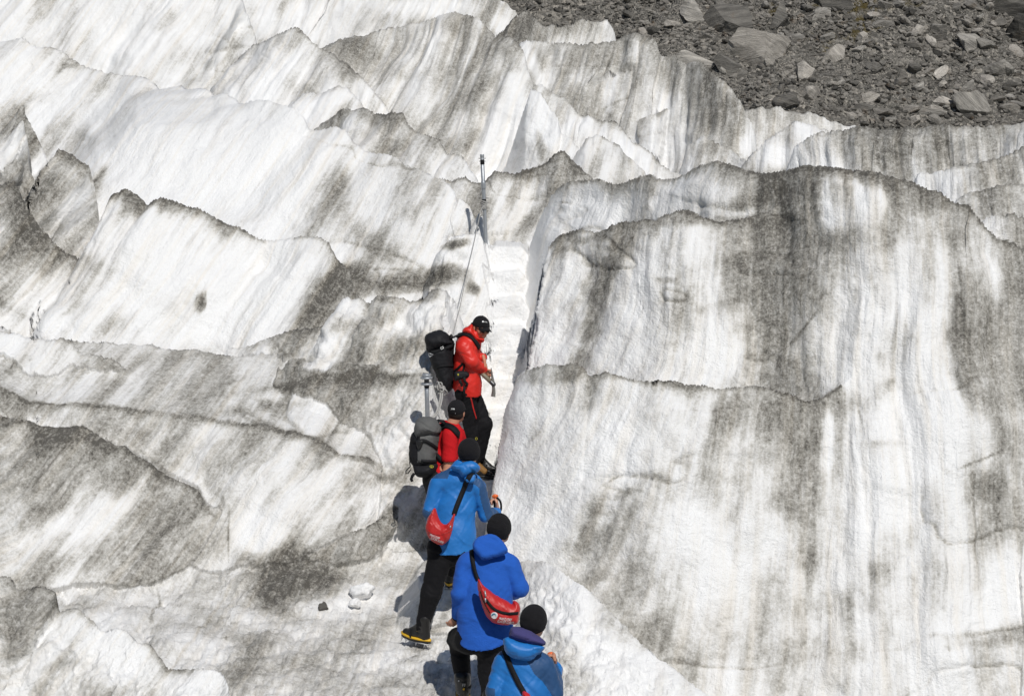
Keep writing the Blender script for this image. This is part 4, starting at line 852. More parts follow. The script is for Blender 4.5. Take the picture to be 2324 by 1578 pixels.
def hand(wrist, d, palm, side, size=.185, curl=(.35, .5, .5), spread=.06, thumb=.6, h=.0045):
    """palm, four unequal fingers bent at their knuckles, thumb from the side of the palm. d fingers, palm = way the palm faces, side = thumb side"""
    d = unit(d); side = unit(np.asarray(side)-d*(np.asarray(side)@d)); palm = unit(np.cross(d, side))*(1 if np.cross(d, side)@np.asarray(palm) > 0 else -1)
    k = size/.185; S_ = Sdf(h)
    pc = np.asarray(wrist)+d*.045*k
    S_.cap(np.asarray(wrist)-d*.03, np.asarray(wrist)+d*.01, .027*k, .026*k, palm, .8, .012)
    S_.cap(np.asarray(wrist)+d*.02*k, np.asarray(wrist)+d*.078*k, .034*k, .040*k, palm, .42, .012)
    for i, (o, ln) in enumerate(((.029, .88), (.010, 1.0), (-.010, .94), (-.029, .74))):
        p = np.asarray(wrist)+d*(.088-.006*(i in (0, 3)))*k+side*o*k; q = d+side*o*spread*10
        q = unit(q); a = 0; r = .0098*k
        for j, l in enumerate((.042, .027, .022)):
            a += curl[j]; dr = unit(q*math.cos(a)+palm*math.sin(a)); p2 = p+dr*l*ln*k
            S_.cap(p, p2, r, r*.9, k=.004); p = p2; r *= .9
    p = np.asarray(wrist)+d*.030*k+side*.030*k
    dr = unit(d*.6+side*.75+palm*.25*thumb); p2 = p+dr*.040*k; S_.cap(p, p2, .0135*k, .011*k, k=.010)
    dr = unit(d*.85+side*.1+palm*thumb); S_.cap(p2, p2+dr*.034*k, .011*k, .009*k, k=.004)
    return S_.mesh()
def head(c, f, u, s=1.0, h=.005, neck=None):
    """skull, brow, nose, lips, chin, ears and neck; f = where it looks, u = up"""
    f = unit(f); u = unit(np.asarray(u)-f*(np.asarray(u)@f)); r = np.cross(f, u); c = np.asarray(c, float)
    A = [r, f, u]; at = lambda x, y, z: c+(r*x+f*y+u*z)*s
    S_ = Sdf(h)
    S_.ell(at(0, -.012, .030), vec(.075, .095, .085)*s, A, .02)
    S_.ell(at(0, .022, -.018), vec(.064, .070, .085)*s, A, .03)
    S_.cap(at(-.028, .030, -.075), at(.028, .030, -.075), .030*s, .030*s, k=.03)
    S_.ell(at(0, .070, -.090), vec(.022, .020, .020)*s, A, .02)
    S_.cap(at(-.035, .080, .012), at(.035, .080, .012), .012*s, .012*s, k=.02)
    S_.cap(at(0, .088, .005), at(0, .108, -.030), .009*s, .014*s, k=.012)
    for x in (-1, 1):
        S_.ell(at(.013*x, .098, -.034), vec(.010, .011, .009)*s, A, .008)
        S_.ell(at(.042*x, .066, -.025), vec(.022, .020, .022)*s, A, .02)
        S_.ell(at(.078*x, -.008, -.012), vec(.009, .020, .032)*s, A, .008)
        S_.ell(at(.034*x, .083, -.002), vec(.014, .008, .007)*s, A, .006)
    S_.cap(at(-.020, .091, -.058), at(.020, .091, -.058), .0075*s, .0075*s, k=.008)
    S_.cap(at(-.018, .089, -.069), at(.018, .089, -.069), .0085*s, .0085*s, k=.006)
    S_.cap(at(0, -.030, -.05), neck if neck is not None else at(0, -.045, -.20), .056*s, .064*s, k=.03)
    return S_.mesh()
def boot_parts(ank, toe_dir, up, name, root, M_, rand_mat=None, lace_mat=None, L=.30, crampon=True, shin=None):
    """mountain boot: leather upper, rubber sole with a rand, laces, strapped crampon with points"""
    t = unit(np.asarray(toe_dir)); up = unit(np.asarray(up)-t*(np.asarray(up)@t)); sd = np.cross(t, up); a = np.asarray(ank, float)
    at = lambda x, y, z: a+t*x+sd*y+up*z                        # ankle joint is ~.11 above the sole
    S_ = Sdf(.006)
    S_.cap(at(-.045, 0, -.06), at(-.03, 0, .10), .046, .054, sd, .88, .03)
    S_.cap(at(-.04, 0, -.062), at(.10, 0, -.068), .044, .042, up, .92, .03)
    S_.cap(at(.08, 0, -.066), at(.165, 0, -.074), .046, .036, up, .78, .03)
    S_.cap(at(0, 0, .03), at(.09, 0, -.04), .042, .030, k=.03)
    S_.cut(at(0, 0, -.100), -up)
    b = part('boot', S_.mesh(), M_, root)
    def soleplate(z0, z1, g):
        out = []
        for q in np.linspace(0, 2*math.pi, 40, endpoint=False):
            x = .055+.155*math.cos(q); w = (.043+.006*math.cos(q-.4))*(1-.10*math.cos(2*q)); out.append((x, w*math.sin(q)))
        V = [at(x*1+(x-.055)*g, y*(1+g*4), z0) for x, y in out]+[at(x+(x-.055)*g, y*(1+g*4), z1) for x, y in out]+[at(.055, 0, z0), at(.055, 0, z1)]
        F = [(k, (k+1) % 40, 40+(k+1) % 40, 40+k) for k in range(40)]+[(80, 80, (k+1) % 40, k) for k in range(40)]+[(81, 81, 40+k, 40+(k+1) % 40) for k in range(40)]
        return np.array(V), np.array(F)
    part('sole', soleplate(-.128, -.104, .05), MAT['rubber'], b)
    part('rand', soleplate(-.104, -.086, .075), rand_mat or MAT['rubber'], b)
    lc = []
    for i in range(5):
        x = .035+.022*i; z = -.008-.012*i; w = .030-.001*i
        lc.append(tube([at(x-.012, -w-.004, z-.020), at(x+.002, -w*.4, z+.012), at(x+.008, w*.4, z+.010), at(x-.004, w+.004, z-.022)], .0038, 6))
    part('laces', merge(*lc), lace_mat or MAT['strap_black'], b)
    if crampon:
        sp_ = []
        for x, y in ((.19, .025), (.19, -.025), (.13, .045), (.13, -.045), (.02, .038), (.02, -.038), (-.07, .035), (-.07, -.035)):
            sp_.append(tube([at(x, y, -.126), at(x+.006, y*1.1, -.150), at(x+.012, y*1.15, -.172)], [.009, .006, .001], 5))
        sp_.append(tube([at(-.10, .036, -.126), at(.0, .044, -.13), at(.14, .050, -.13), at(.205, .0, -.13), at(.14, -.050, -.13), at(0, -.044, -.13), at(-.10, -.036, -.126)], .005, 6, True))
        part('crampon', merge(*sp_), MAT['steel'], b)
        st = [at(.08+.055*math.cos(q)*.1, .056*math.sin(q), -.075+.055*math.cos(q)) for q in np.linspace(-2.2, 2.2, 16)]
        part('crampon_strap', ribbon(st, [p-at(.08, 0, -.09) for p in st], .016, .003), MAT['strap_black'], b)
    return b
MAT = dict(
    skin=simple('skin', (.50, .235, .145), .55, var=.10, vscale=40), pale_skin=simple('pale_skin', (.55, .29, .20), .55, var=.08),
    hair=simple('dark_hair', (.018, .013, .010), .6, bump=.5, bscale=160), black=simple('black_softshell', (.0075, .0072, .0085), .8, bump=.35, bscale=45, var=.25),
    fleece=simple('black_fleece', (.0115, .0108, .0125), .95, bump=.8, bscale=150, var=.3, sheen=.02), red=simple('red_shell', (.66, .022, .012), .5, bump=.25, bscale=30, var=.07),
    tee=simple('red_cotton', (.52, .008, .012), .8, bump=.3, bscale=90, var=.06), blue=simple('blue_shell', (.014, .165, .50), .5, bump=.3, bscale=28, var=.08),
    royal=simple('royal_blue_fleece', (.018, .105, .47), .9, bump=.45, bscale=110, var=.10, sheen=.05), navy=simple('slate_blue_shell', (.022, .075, .19), .55, bump=.3, bscale=30, var=.08),
    bag=simple('red_nylon', (.50, .020, .018), .45, bump=.4, bscale=35, var=.10), strap_black=simple('black_webbing', (.010, .010, .011), .6, bump=.6, bscale=220),
    pack_black=simple('black_pack_cloth', (.013, .013, .015), .65, bump=.5, bscale=60, var=.3), pack_grey=simple('grey_pack_cloth', (.115, .115, .112), .7, bump=.5, bscale=60, var=.12),
    rubber=simple('black_rubber', (.012, .012, .012), .5), yellow=simple('yellow_rubber', (.72, .42, .02), .5, var=.08), leather=simple('black_leather', (.014, .013, .012), .42, bump=.3, bscale=70),
    tan=simple('tan_leather', (.22, .115, .035), .6, bump=.3, bscale=70), steel=simple('worn_steel', (.46, .47, .48), .42, .5, bump=.2, bscale=90), galv=simple('galvanised_pipe', (.40, .42, .44), .45, .55, bump=.15, bscale=60, var=.14),
    orange=simple('orange_grip', (.78, .15, .03), .5), white=simple('white_print', (.78, .78, .77), .6, var=.03), purple=simple('purple_fleece', (.060, .055, .17), .9, bump=.6, bscale=130, var=.12, sheen=.05),
    rope=simple('pale_rope', (.42, .41, .39), .85, bump=.8, bscale=160, var=.35, vscale=90), wood=simple('olive_shaft', (.20, .17, .115), .5, bump=.3, bscale=50), lens=simple('dark_lens', (.006, .006, .007), .08),
    gaiter=simple('black_gaiter', (.010, .010, .011), .35, bump=.4, bscale=50), yprint=simple('yellow_print', (.50, .45, .05), .6), zip_red=simple('red_zip', (.55, .02, .015), .5), teal=simple('teal_print', (.03, .22, .33), .6), axe_steel=simple('axe_steel', (.20, .195, .175), .5, .3, bump=.2), dark_steel=simple('dark_steel', (.10, .10, .105), .4, .8))
# ------------------------------------------------------------------ the five climbers
def pxof(V):
    """tracing coordinates of world points (for cutting cloth panels)"""
    x, y, z = V[:, 0], V[:, 1], V[:, 2]-CZ
    f = y*cp-z*sp; v = y*sp+z*cp
    return CX+FPX*x/f, CY-FPX*v/f
def inpoly(V, poly):
    X, Y = pxof(V); ins = np.zeros(len(V), bool)
    for i in range(len(poly)):
        (x1, y1), (x2, y2) = poly[i], poly[(i+1) % len(poly)]
        c = (y1 > Y) != (y2 > Y)
        with np.errstate(divide='ignore', invalid='ignore'): ins ^= c & (X < x1+(Y-y1)/(y2-y1)*(x2-x1))
    return ins
def z3(p): return [(892.4+x*.16494, 883.1+y*.16494) for x, y in p]
def z4(p): return [(892.4+x*.20027, 985.4+y*.20027) for x, y in p]
def z5(p): return [(873.8+x*.23451, 1208.5+y*.23451) for x, y in p]
def z2(p): return [(929.6+x*.14134, 687.9+y*.14134) for x, y in p]
def person(loc, label):
    o = empty('person', loc); return tag(o, label, 'person', 'climbers waiting on the ice steps')
def beanie(c, f, u, r, cutp, cutn, root, seed=0):
    f = unit(f); u = unit(np.asarray(u)-f*(np.asarray(u)@f)); rr = np.cross(f, u)
    S_ = Sdf(.006); S_.ell(c, vec(*r), [rr, f, u], .02); S_.cut(cutp, cutn)
    V, F = S_.mesh(folds(.005, seed, 8, 14, .3))
    b = part('beanie', (V, F), MAT['fleece'], root)
    n = unit(cutn); up = -n; a = unit(np.cross(up, (0, 1, .2))); bb = np.cross(up, a)
    pts = []
    tr = bvh((V, F)); cc = np.asarray(cutp)+up*.022; ctr = np.asarray(c)-up*((np.asarray(c)-cc)@up)
    for q in np.linspace(0, 2*math.pi, 40, endpoint=False):
        d = a*math.cos(q)+bb*math.sin(q); h = tr.ray_cast(Vector(ctr+d*.5), Vector(-d))
        if h[0] is not None: pts.append(np.array(h[0])-d*.0035)
    part('hem_band', tube(pts, .006, 8, True), MAT['fleece'], b)
    return b
def cap_hat(c, f, u, root, visor_mat, brim=True):
    f = unit(f); u = unit(np.asarray(u)-f*(np.asarray(u)@f)); r = np.cross(f, u); at = lambda x, y, z: np.asarray(c)+r*x+f*y+u*z
    S_ = Sdf(.005); S_.ell(at(0, -.010, .034), vec(.088, .108, .094), [r, f, u], .02); S_.cut(at(0, 0, .010), f*.18-u)
    V = S_.mesh(); b = part('cap', V, MAT['fleece'], root)
    S2 = Sdf(.0045)
    for x in np.linspace(-.058, .058, 9):
        zz = .030-.016*(x/.058)**2*1.4; l = .150-.028*(x/.058)**2
        S2.cap(at(x, .060, zz+.006), at(x*1.02, l, zz-.008), .0085, .0075, k=.006)
    part('visor', S2.mesh(), visor_mat, b)
    part('cap_button', tube([at(0, -.01, .122), at(0, -.01, .134)], .008, 8), MAT['fleece'], b)
    return b, V, at
def neckline(parts_): return bvh(*parts_)

# ---- third from the top: pale blue shell with slate panels, red bag on the left hip
D = 16.3; J = lambda x, y, d=0.0: P(x, y, D+d)
p3 = person(J(985, 1445, -.02), 'person in a bright blue jacket with slate shoulders, right behind the grey backpack')
hf = (.15, 1, .05)
hd = head(J(1065, 1026, .13), hf, (0.02, -.1, 1), neck=J(1050, 1070, .12))
hn = hand(J(1129, 1156, .33), (-.12, .45, .75), (-1, .1, 0), (0, -.6, .5), curl=(1.1, 1.3, .7), thumb=.3)
hl = hand(J(985, 1208, .28), (.1, .5, -.8), (1, 0, 0), (0, .8, .4), curl=(.5, .7, .5))
core = Sdf(.012).chain([(J(1042, 1090, .1), .09), (J(1033, 1160, .08), .09), (J(1026, 1240, .02), .09)]).mesh()
part('body', merge(hd, hn, hl, core), MAT['pale_skin'], p3)
beanie(J(1064, 1022, .13), (.15, 1, .05), (.02, -.1, 1), (.105, .120, .118), J(1063, 1043, .13), (.0, -.10, -1), p3, 3)
ph = Sdf(.006).ell(J(1063, 1032, .085), vec(.070, .05, .062)).mesh()
part('hair', ph, MAT['hair'], p3)
S_ = Sdf(.008); nY = (0, 1, -.15)
S_.chain([(J(1040, 1095, .10), .160), (J(1033, 1150, .08), .178), (J(1028, 1215, .03), .20), (J(1028, 1262, .0), .205)], nY, .74, .04)
S_.cap(J(1003, 1092, .1), J(1075, 1096, .1), .082, .080, k=.05)
S_.cap(J(1046, 1060, .12), J(1044, 1085, .1), .080, .095, k=.04)
S_.chain([(J(995, 1098, .10), .083), (J(976, 1160, .05), .070), (J(985, 1204, .26), .054)], k=.014)
S_.chain([(J(1082, 1104, .10), .080), (J(1102, 1168, .12), .064), (J(1128, 1160, .31), .043)], k=.014)
S_.cut(J(1020, 1244, 0), (.05, .20, -1))
jk3 = S_.mesh(lambda V: folds(.009, 3, 4, 8, .7)(V)+folds(.006, 4, 4, 16, -.8)(V))
pan = [z4([(850, 548), (930, 570), (978, 615), (972, 660), (1000, 780), (1050, 950), (1062, 990), (1110, 985), (1200, 880), (1090, 790), (1070, 640), (1020, 520), (930, 480)]),
       z4([(430, 440), (440, 495), (615, 497), (640, 430), (650, 375), (560, 375)]), z4([(300, 835), (350, 845), (400, 868), (445, 850), (425, 920), (380, 960), (360, 1080), (300, 1080)])]
part('jacket', jk3, [MAT['blue'], MAT['navy']], p3, lambda c: np.any([inpoly(c, q) for q in pan], 0))
hood3 = pillow(z4([(645, 372), (690, 342), (740, 336), (800, 318), (880, 304), (940, 326), (978, 368), (968, 405), (915, 440), (860, 462), (800, 478), (770, 470), (740, 430), (690, 410)]), J(1055, 1066, -.02), (0, -1, .55), .075, .06, .008, wr=folds(.010, 6, 12, 12, .6))
part('hood', hood3, MAT['blue'], p3)
flap = pillow(z4([(800, 490), (900, 448), (930, 470), (915, 540), (840, 545)]), J(1068, 1086, -.06), (0, -1, .35), .03, .02, .006)
part('collar_flap', flap, MAT['blue'], p3)
S_ = Sdf(.009)
S_.cap(J(1002, 1243, .0), J(1046, 1246, .03), .135, .130, nY, .85, .04)
S_.chain([(J(1000, 1258, .0), .118), (J(978, 1345, -.03), .090), (J(958, 1420, -.01), .064)], k=.04)
S_.chain([(J(1040, 1258, .03), .118), (J(1048, 1250, .40), .092), (J(1020, 1300, .62), .064)], k=.04)
part('trousers', S_.mesh(folds(.010, 9, 8, 14, .4)), MAT['black'], p3)
def gaiter(a, b, r0, r1, root, seed=0):
    g = Sdf(.006).cap(a, b, r0, r1).mesh(folds(.004, seed, 6, 22, .1)); return part('gaiter', g, MAT['gaiter'], root), g
g3, g3m = gaiter(J(964, 1402, -.01), J(959, 1424, -.01), .070, .060, p3)
for q in ((950, 1399), (965, 1402)):
    h = see(bvh(g3m), *q)
    if h: part('snap_stud', Sdf(.003).ell(h[0], vec(.009, .009, .009)).mesh(), MAT['steel'], g3)
boot_parts(J(956, 1424, -.02), (-.25, .15, .03), (0.02, -.1, 1), '', p3, MAT['leather'], MAT['yellow'], MAT['yellow'])
boot_parts(J(1020, 1296, .62), (.05, 1, .1), (0, 0, 1), '', p3, MAT['leather'], MAT['yellow'], MAT['yellow'])
t3 = bvh(jk3, hood3, flap)
def sling(root_loc, label, poly, o, n, T, tree, strap_pix, sw, front, seed, group):
    r = tag(empty('sling_bag', root_loc), label, 'bag', group)
    pm = pillow(poly, o, n, T, .075, .007, wr=folds(.008, seed, 11, 11, 1.2))
    b = part('pouch', pm, MAT['bag'], r)
    part('shoulder_strap', draped(tree, strap_pix, sw, .006, .006), MAT['strap_black'], r)
    c, e1, e2 = front
    part('front_strap', loop_strap(tree, c, unit(e1), unit(e2), sw, .006, 15, 175), MAT['strap_black'], r)
    return r, b, pm
b3, pouch3, pm3 = sling(J(995, 1200, -.15), 'red crescent sling bag on the left hip of the climber below the grey pack',
    z4([(472, 828), (430, 890), (385, 960), (370, 1050), (385, 1110), (405, 1160), (440, 1200), (490, 1232), (545, 1246), (590, 1228), (630, 1180), (660, 1090), (680, 980), (694, 890), (660, 950), (620, 1005), (575, 1022), (530, 990), (500, 930)]),
    J(997, 1205, -.20), (-.30, -1, .1), .075, t3, z4([(905, 442), (860, 480), (800, 600), (745, 740), (700, 860), (688, 905)]), .046, (J(1033, 1140, .07), J(1085, 1080)-J(985, 1215), vec(0, 1, 0)), 21, 'red sling bags worn by the blue jackets')
tp3 = bvh(pm3)
text_on(tp3, 'FRANZ JOSEF', 974.5, 1213.5, 4.6, 'lettering', MAT['white'], pouch3, -22, .62, .2)
text_on(tp3, 'GLACIER GUIDES', 976.5, 1220.5, 4.6, 'lettering', MAT['white'], pouch3, -22, .62, .2)
part('seam', draped(tp3, z4([(390, 1085), (450, 1120), (530, 1130), (600, 1110), (650, 1080)]), .006, .003, .001), MAT['bag'], pouch3)
part('zip_pull', Sdf(.003).ell(see(tp3, *z4([(645, 1042)])[0])[0], vec(.008, .008, .012)).mesh(), MAT['steel'], pouch3)
def trek_pole(top, tip, root_label, hand_px, up):
    top = np.asarray(top); tip = np.asarray(tip); d = unit(tip-top); L = np.linalg.norm(tip-top)
    r = tag(empty('trekking_pole', tip), root_label, 'pole', 'trekking poles')
    side = unit(np.cross(d, (0, 1, 0)))
    S_ = Sdf(.004); S_.cap(top, top+d*.14, .017, .014, k=.01); S_.cap(top+d*.004-side*.018, top+d*.004+side*.020, .013, .012, k=.012)
    for k in range(4): S_.cap(top+d*(.035+.026*k), top+d*(.040+.026*k), .0185, .0175, k=.008)
    part('grip', S_.mesh(), MAT['orange'], r)
    part('shaft', tube([top+d*.12, top+d*L*.55, top+d*(L-.03)], [.009, .0085, .007], 10), MAT['dark_steel'], r)
    part('tip', tube([top+d*(L-.04), tip], [.006, .0015], 8), MAT['steel'], r)
    part('basket', tube([tip-d*.06+q for q in [side*.03*math.cos(a)+np.cross(d, side)*.03*math.sin(a) for a in np.linspace(0, 6.28, 16, endpoint=False)]], .004, 6, True), MAT['rubber'], r)
    lp = smooth_line([top+d*.015, top+d*.06+side*.04-vec(0, .03, 0), top+d*.14+side*.035-vec(0, .035, 0), top+d*.17+side*.005-vec(0, .02, 0), top+d*.10-side*.02-vec(0, .02, 0)], 6, True)
    part('wrist_strap', ribbon(lp, [vec(0, -1, .3)]*len(lp), .02, .003, True), MAT['strap_black'], r)
    return r
trek_pole(J(1123, 1124, .36), J(1160, 1330, .62), 'orange gripped trekking pole held beside the royal blue fleece climber with the round badge', None, None)

# ---- fourth: royal blue fleece hoody, red bag with a round white badge
D = 14.7
p4 = person(J(1075, 1590, .1), 'person in a plain royal blue fleece hoody resting a hand on the left thigh')
hd = head(J(1135, 1201, .22), (.35, 1, .0), (0.03, -.05, 1), neck=J(1115, 1250, .18))
hl = hand(J(1038, 1397, .15), (-.42, .25, -.62), (.3, .7, -.5), (.6, .2, -.3), curl=(.35, .5, .4), thumb=.4)
hn = hand(J(1160, 1346, .42), (-.5, .6, .2), (0, .2, -1), (0, .6, .6), curl=(.5, .7, .5))
core = Sdf(.012).chain([(J(1112, 1275, .15), .11), (J(1104, 1360, .08), .13), (J(1095, 1445, .0), .13)]).mesh()
part('body', merge(hd, hl, hn, core), MAT['skin'], p4)
S_ = Sdf(.008); nY = (0, 1, -.2)
S_.chain([(J(1110, 1286, .15), .182), (J(1106, 1340, .10), .204), (J(1101, 1395, .05), .226), (J(1100, 1465, .0), .238)], nY, .74, .04)
S_.cap(J(1062, 1276, .15), J(1156, 1280, .15), .088, .086, k=.06)
S_.cap(J(1113, 1238, .19), J(1112, 1265, .16), .085, .10, k=.04)
S_.chain([(J(1058, 1288, .14), .092), (J(1045, 1346, .06), .079), (J(1040, 1392, .15), .056)], k=.014)
S_.chain([(J(1159, 1292, .14), .090), (J(1178, 1333, .10), .079), (J(1162, 1346, .40), .054)], k=.014)
S_.cut(J(1098, 1440, .0), (.10, .48, -1))
jk4 = S_.mesh(lambda V: folds(.008, 13, 4, 7, .4)(V)+folds(.005, 14, 4, 15, -.6)(V))
part('hoody', jk4, MAT['royal'], p4)
part('cuff', Sdf(.006).cap(J(1041, 1386, .14), J(1037, 1397, .155), .050, .046).mesh(), MAT['black'], p4)
hood4 = pillow(z5([(846, 132), (868, 72), (925, 28), (1000, 10), (1078, 30), (1140, 84), (1182, 150), (1172, 192), (1085, 228), (955, 258), (905, 220), (862, 172)]), J(1112, 1244, .03), (-.05, -1, .6), .045, .03, .007, wr=folds(.008, 16, 8, 10, .4))
part('hood', hood4, MAT['royal'], p4)
beanie(J(1132, 1196, .22), (.35, 1, 0), (0.02, -.05, 1), (.103, .118, .122), J(1135, 1224, .22), (.12, -.18, -1), p4, 5)
S_ = Sdf(.009)
S_.cap(J(1080, 1440, .02), J(1112, 1444, .02), .150, .145, nY, .85, .04)
S_.chain([(J(1064, 1450, .02), .122), (J(1040, 1449, .33), .092), (J(1052, 1553, .28), .064)], k=.04)
S_.chain([(J(1112, 1455, .0), .120), (J(1110, 1520, .03), .090), (J(1108, 1596, -.04), .064)], k=.04)
part('trousers', S_.mesh(folds(.010, 19, 8, 14, .4)), MAT['black'], p4)
g4, g4m = gaiter(J(1049, 1535, .27), J(1051, 1562, .28), .074, .064, p4, 3)
tg = bvh(g4m)
text_on(tg, '11', 1048, 1555, 6.5, 'lettering', MAT['white'], g4, -4, .9)
disc_on(tg, 1041, 1543, 1.6, 'snap_stud', MAT['steel'], g4)
part('yellow_tab', draped(tg, [(1050, 1561), (1054, 1561.5)], .020, .003, .002), MAT['yellow'], g4)
boot_parts(J(1051, 1560, .30), (-.10, 1, .05), (0, 0, 1), '', p4, MAT['leather'], MAT['yellow'], MAT['yellow'])
boot_parts(J(1107, 1600, -.04), (.12, 1, 0), (0, 0, 1), '', p4, MAT['leather'], MAT['yellow'], MAT['yellow'])
t4 = bvh(jk4, hood4)
b4, pouch4, pm4 = sling(J(1130, 1380, -.2), 'red sling bag with a round white badge, worn across the royal blue fleece',
    z5([(900, 440), (896, 520), (930, 690), (955, 750), (985, 808), (1035, 856), (1085, 873), (1140, 884), (1250, 882), (1285, 860), (1292, 800), (1306, 730), (1296, 690), (1262, 655), (1238, 655), (1228, 690), (1180, 660), (1100, 618), (1040, 575), (975, 525), (935, 480)]),
    J(1132, 1372, -.20), (.12, -1, .18), .085, t4, z5([(838, 150), (842, 230), (862, 330), (888, 420), (905, 455)]), .036, (J(1106, 1330, .10), J(1065, 1260)-J(1170, 1390), vec(0, 1, 0)), 23, 'red sling bags worn by the blue jackets')
tp4 = bvh(pm4)
zp = smooth_line(z5([(975, 640), (1000, 675), (1050, 730), (1120, 765), (1200, 778), (1285, 772)]), 5)
part('zip', draped(tp4, zp, .024, .004, .001, 2), MAT['strap_black'], pouch4)
part('piping', draped(tp4, z5([(925, 560), (945, 640), (985, 720), (1015, 770)]), .008, .004, .001), MAT['strap_black'], pouch4)
for a, b in (((960, 560), (975, 610)), ((970, 625), (978, 665))):
    A_, B_ = see(tp4, *z5([a])[0]), see(tp4, *z5([b])[0])
    if A_ and B_: part('zip_pull', tube([A_[0]+A_[1]*.006, B_[0]+B_[1]*.008], [.007, .006], 8), MAT['steel'], pouch4)
badge = disc_on(tp4, *z5([(1055, 795)])[0], 7.6, 'badge', MAT['white'], pouch4, .005)
bx_, by_ = z5([(1055, 795)])[0]
part('badge_print', draped(tp4, [(bx_-5, by_-.5), (bx_-2.5, by_-3.2), (bx_+1, by_-3.6), (bx_+3.8, by_-1.6), (bx_+5, by_+3)], [.004]*4+[.013]*10+[.012]*8+[.004]*3, .002, .0065), MAT['teal'], badge) if False else part('badge_print', draped(tp4, [(bx_-5, by_-.5), (bx_-2.5, by_-3.2), (bx_+1, by_-3.6), (bx_+3.8, by_-1.6), (bx_+5, by_+3)], .0095, .002, .0065), MAT['teal'], badge)
text_on(tp4, 'FRANZ JOSEF', 1131.5, 1404, 5.6, 'lettering', MAT['white'], pouch4, -7, .62, .35)
text_on(tp4, 'GLACIER GUIDES', 1127.5, 1410, 5.6, 'lettering', MAT['white'], pouch4, -7, .62, .35)

# ---- fifth, nearest: pale blue shell, purple neck warmer, cut by the frame
D = 13.5
p5 = person(J(1185, 1850, 0), 'person nearest the viewer in a blue jacket with a purple neck warmer')
hd = head(J(1212, 1412, .08), (.45, 1, -.05), (.05, -.05, 1), neck=J(1190, 1480, .05))
hn = hand(J(1261, 1512, .28), (-.18, .30, 1), (-1, .35, 0), (0, -.55, .4), curl=(1.2, 1.3, .7), thumb=.25)
hl = hand(J(1132, 1612, .22), (.2, .6, -.7), (1, 0, 0), (0, .7, .5), curl=(.5, .6, .5))
core = Sdf(.012).chain([(J(1188, 1500, .05), .11), (J(1186, 1560, .03), .13), (J(1185, 1640, .0), .13)]).mesh()
part('body', merge(hd, hn, hl, core), MAT['skin'], p5)
S_ = Sdf(.008)
S_.chain([(J(1188, 1515, .05), .185), (J(1186, 1570, .02), .198), (J(1185, 1630, .0), .212), (J(1185, 1680, .0), .215)], nY, .74, .04)
S_.cap(J(1146, 1502, .05), J(1232, 1512, .05), .085, .088, k=.06)
S_.cap(J(1192, 1465, .06), J(1190, 1500, .05), .090, .11, k=.04)
S_.chain([(J(1142, 1514, .05), .088), (J(1123, 1567, .0), .076), (J(1131, 1608, .20), .056)], k=.014)
S_.chain([(J(1238, 1526, .05), .092), (J(1254, 1570, .05), .080), (J(1260, 1516, .27), .056)], k=.014)
S_.cut(J(1185, 1655, .0), (.0, .2, -1))
jk5 = S_.mesh(lambda V: folds(.009, 33, 4, 8, .9)(V)+folds(.006, 34, 4, 15, -.7)(V))
pan5 = [z5([(1375, 1240), (1470, 1180), (1530, 1120), (1640, 1200), (1740, 1450), (1740, 1600), (1620, 1578), (1530, 1440), (1450, 1370)]), z5([(1000, 1200), (1045, 1120), (1130, 1080), (1150, 1175), (1085, 1180), (1060, 1200), (1030, 1240)]), z5([(940, 1480), (1060, 1500), (1060, 1700), (900, 1700)])]
part('jacket', jk5, [MAT['blue'], MAT['navy']], p5, lambda c: np.any([inpoly(c, q) for q in pan5], 0))
hood5 = pillow(z5([(1138, 1045), (1165, 1012), (1205, 1010), (1300, 1050), (1440, 1078), (1535, 1098), (1530, 1130), (1490, 1165), (1440, 1205), (1390, 1230), (1290, 1226), (1215, 1190), (1165, 1140)]), J(1188, 1470, -.06), (-.05, -1, .5), .085, .08, .007, wr=folds(.012, 36, 9, 16, .1))
part('hood', hood5, MAT['blue'], p5)
ga5 = pillow(z5([(1222, 915), (1262, 905), (1330, 915), (1420, 950), (1480, 995), (1548, 1045), (1540, 1085), (1440, 1082), (1310, 1055), (1205, 1015), (1205, 960)]), J(1196, 1444, -.01), (-.1, -1, .3), .105, .06, .007, wr=folds(.009, 38, 10, 22, .1))
part('neck_warmer', ga5, MAT['purple'], p5)
beanie(J(1210, 1406, .08), (.45, 1, -.05), (.03, -.03, 1), (.104, .118, .124), J(1209, 1437, .08), (.32, -.12, -1), p5, 9)
S_ = Sdf(.010)
S_.cap(J(1172, 1640, .0), J(1200, 1640, .0), .140, .140, nY, .85, .04)
S_.chain([(J(1166, 1650, .0), .12), (J(1160, 1745, .06), .09), (J(1160, 1825, -.02), .065)], k=.04)
S_.chain([(J(1206, 1650, .0), .12), (J(1212, 1725, .22), .09), (J(1210, 1790, .25), .065)], k=.04)
part('trousers', S_.mesh(folds(.010, 39, 8, 14, .4)), MAT['black'], p5)
boot_parts(J(1160, 1828, -.02), (0, 1, .1), (0, 0, 1), '', p5, MAT['leather'], MAT['yellow'], MAT['yellow'])
boot_parts(J(1210, 1792, .25), (.1, 1, .1), (0, 0, 1), '', p5, MAT['leather'], MAT['yellow'], MAT['yellow'])
t5 = bvh(jk5, hood5)
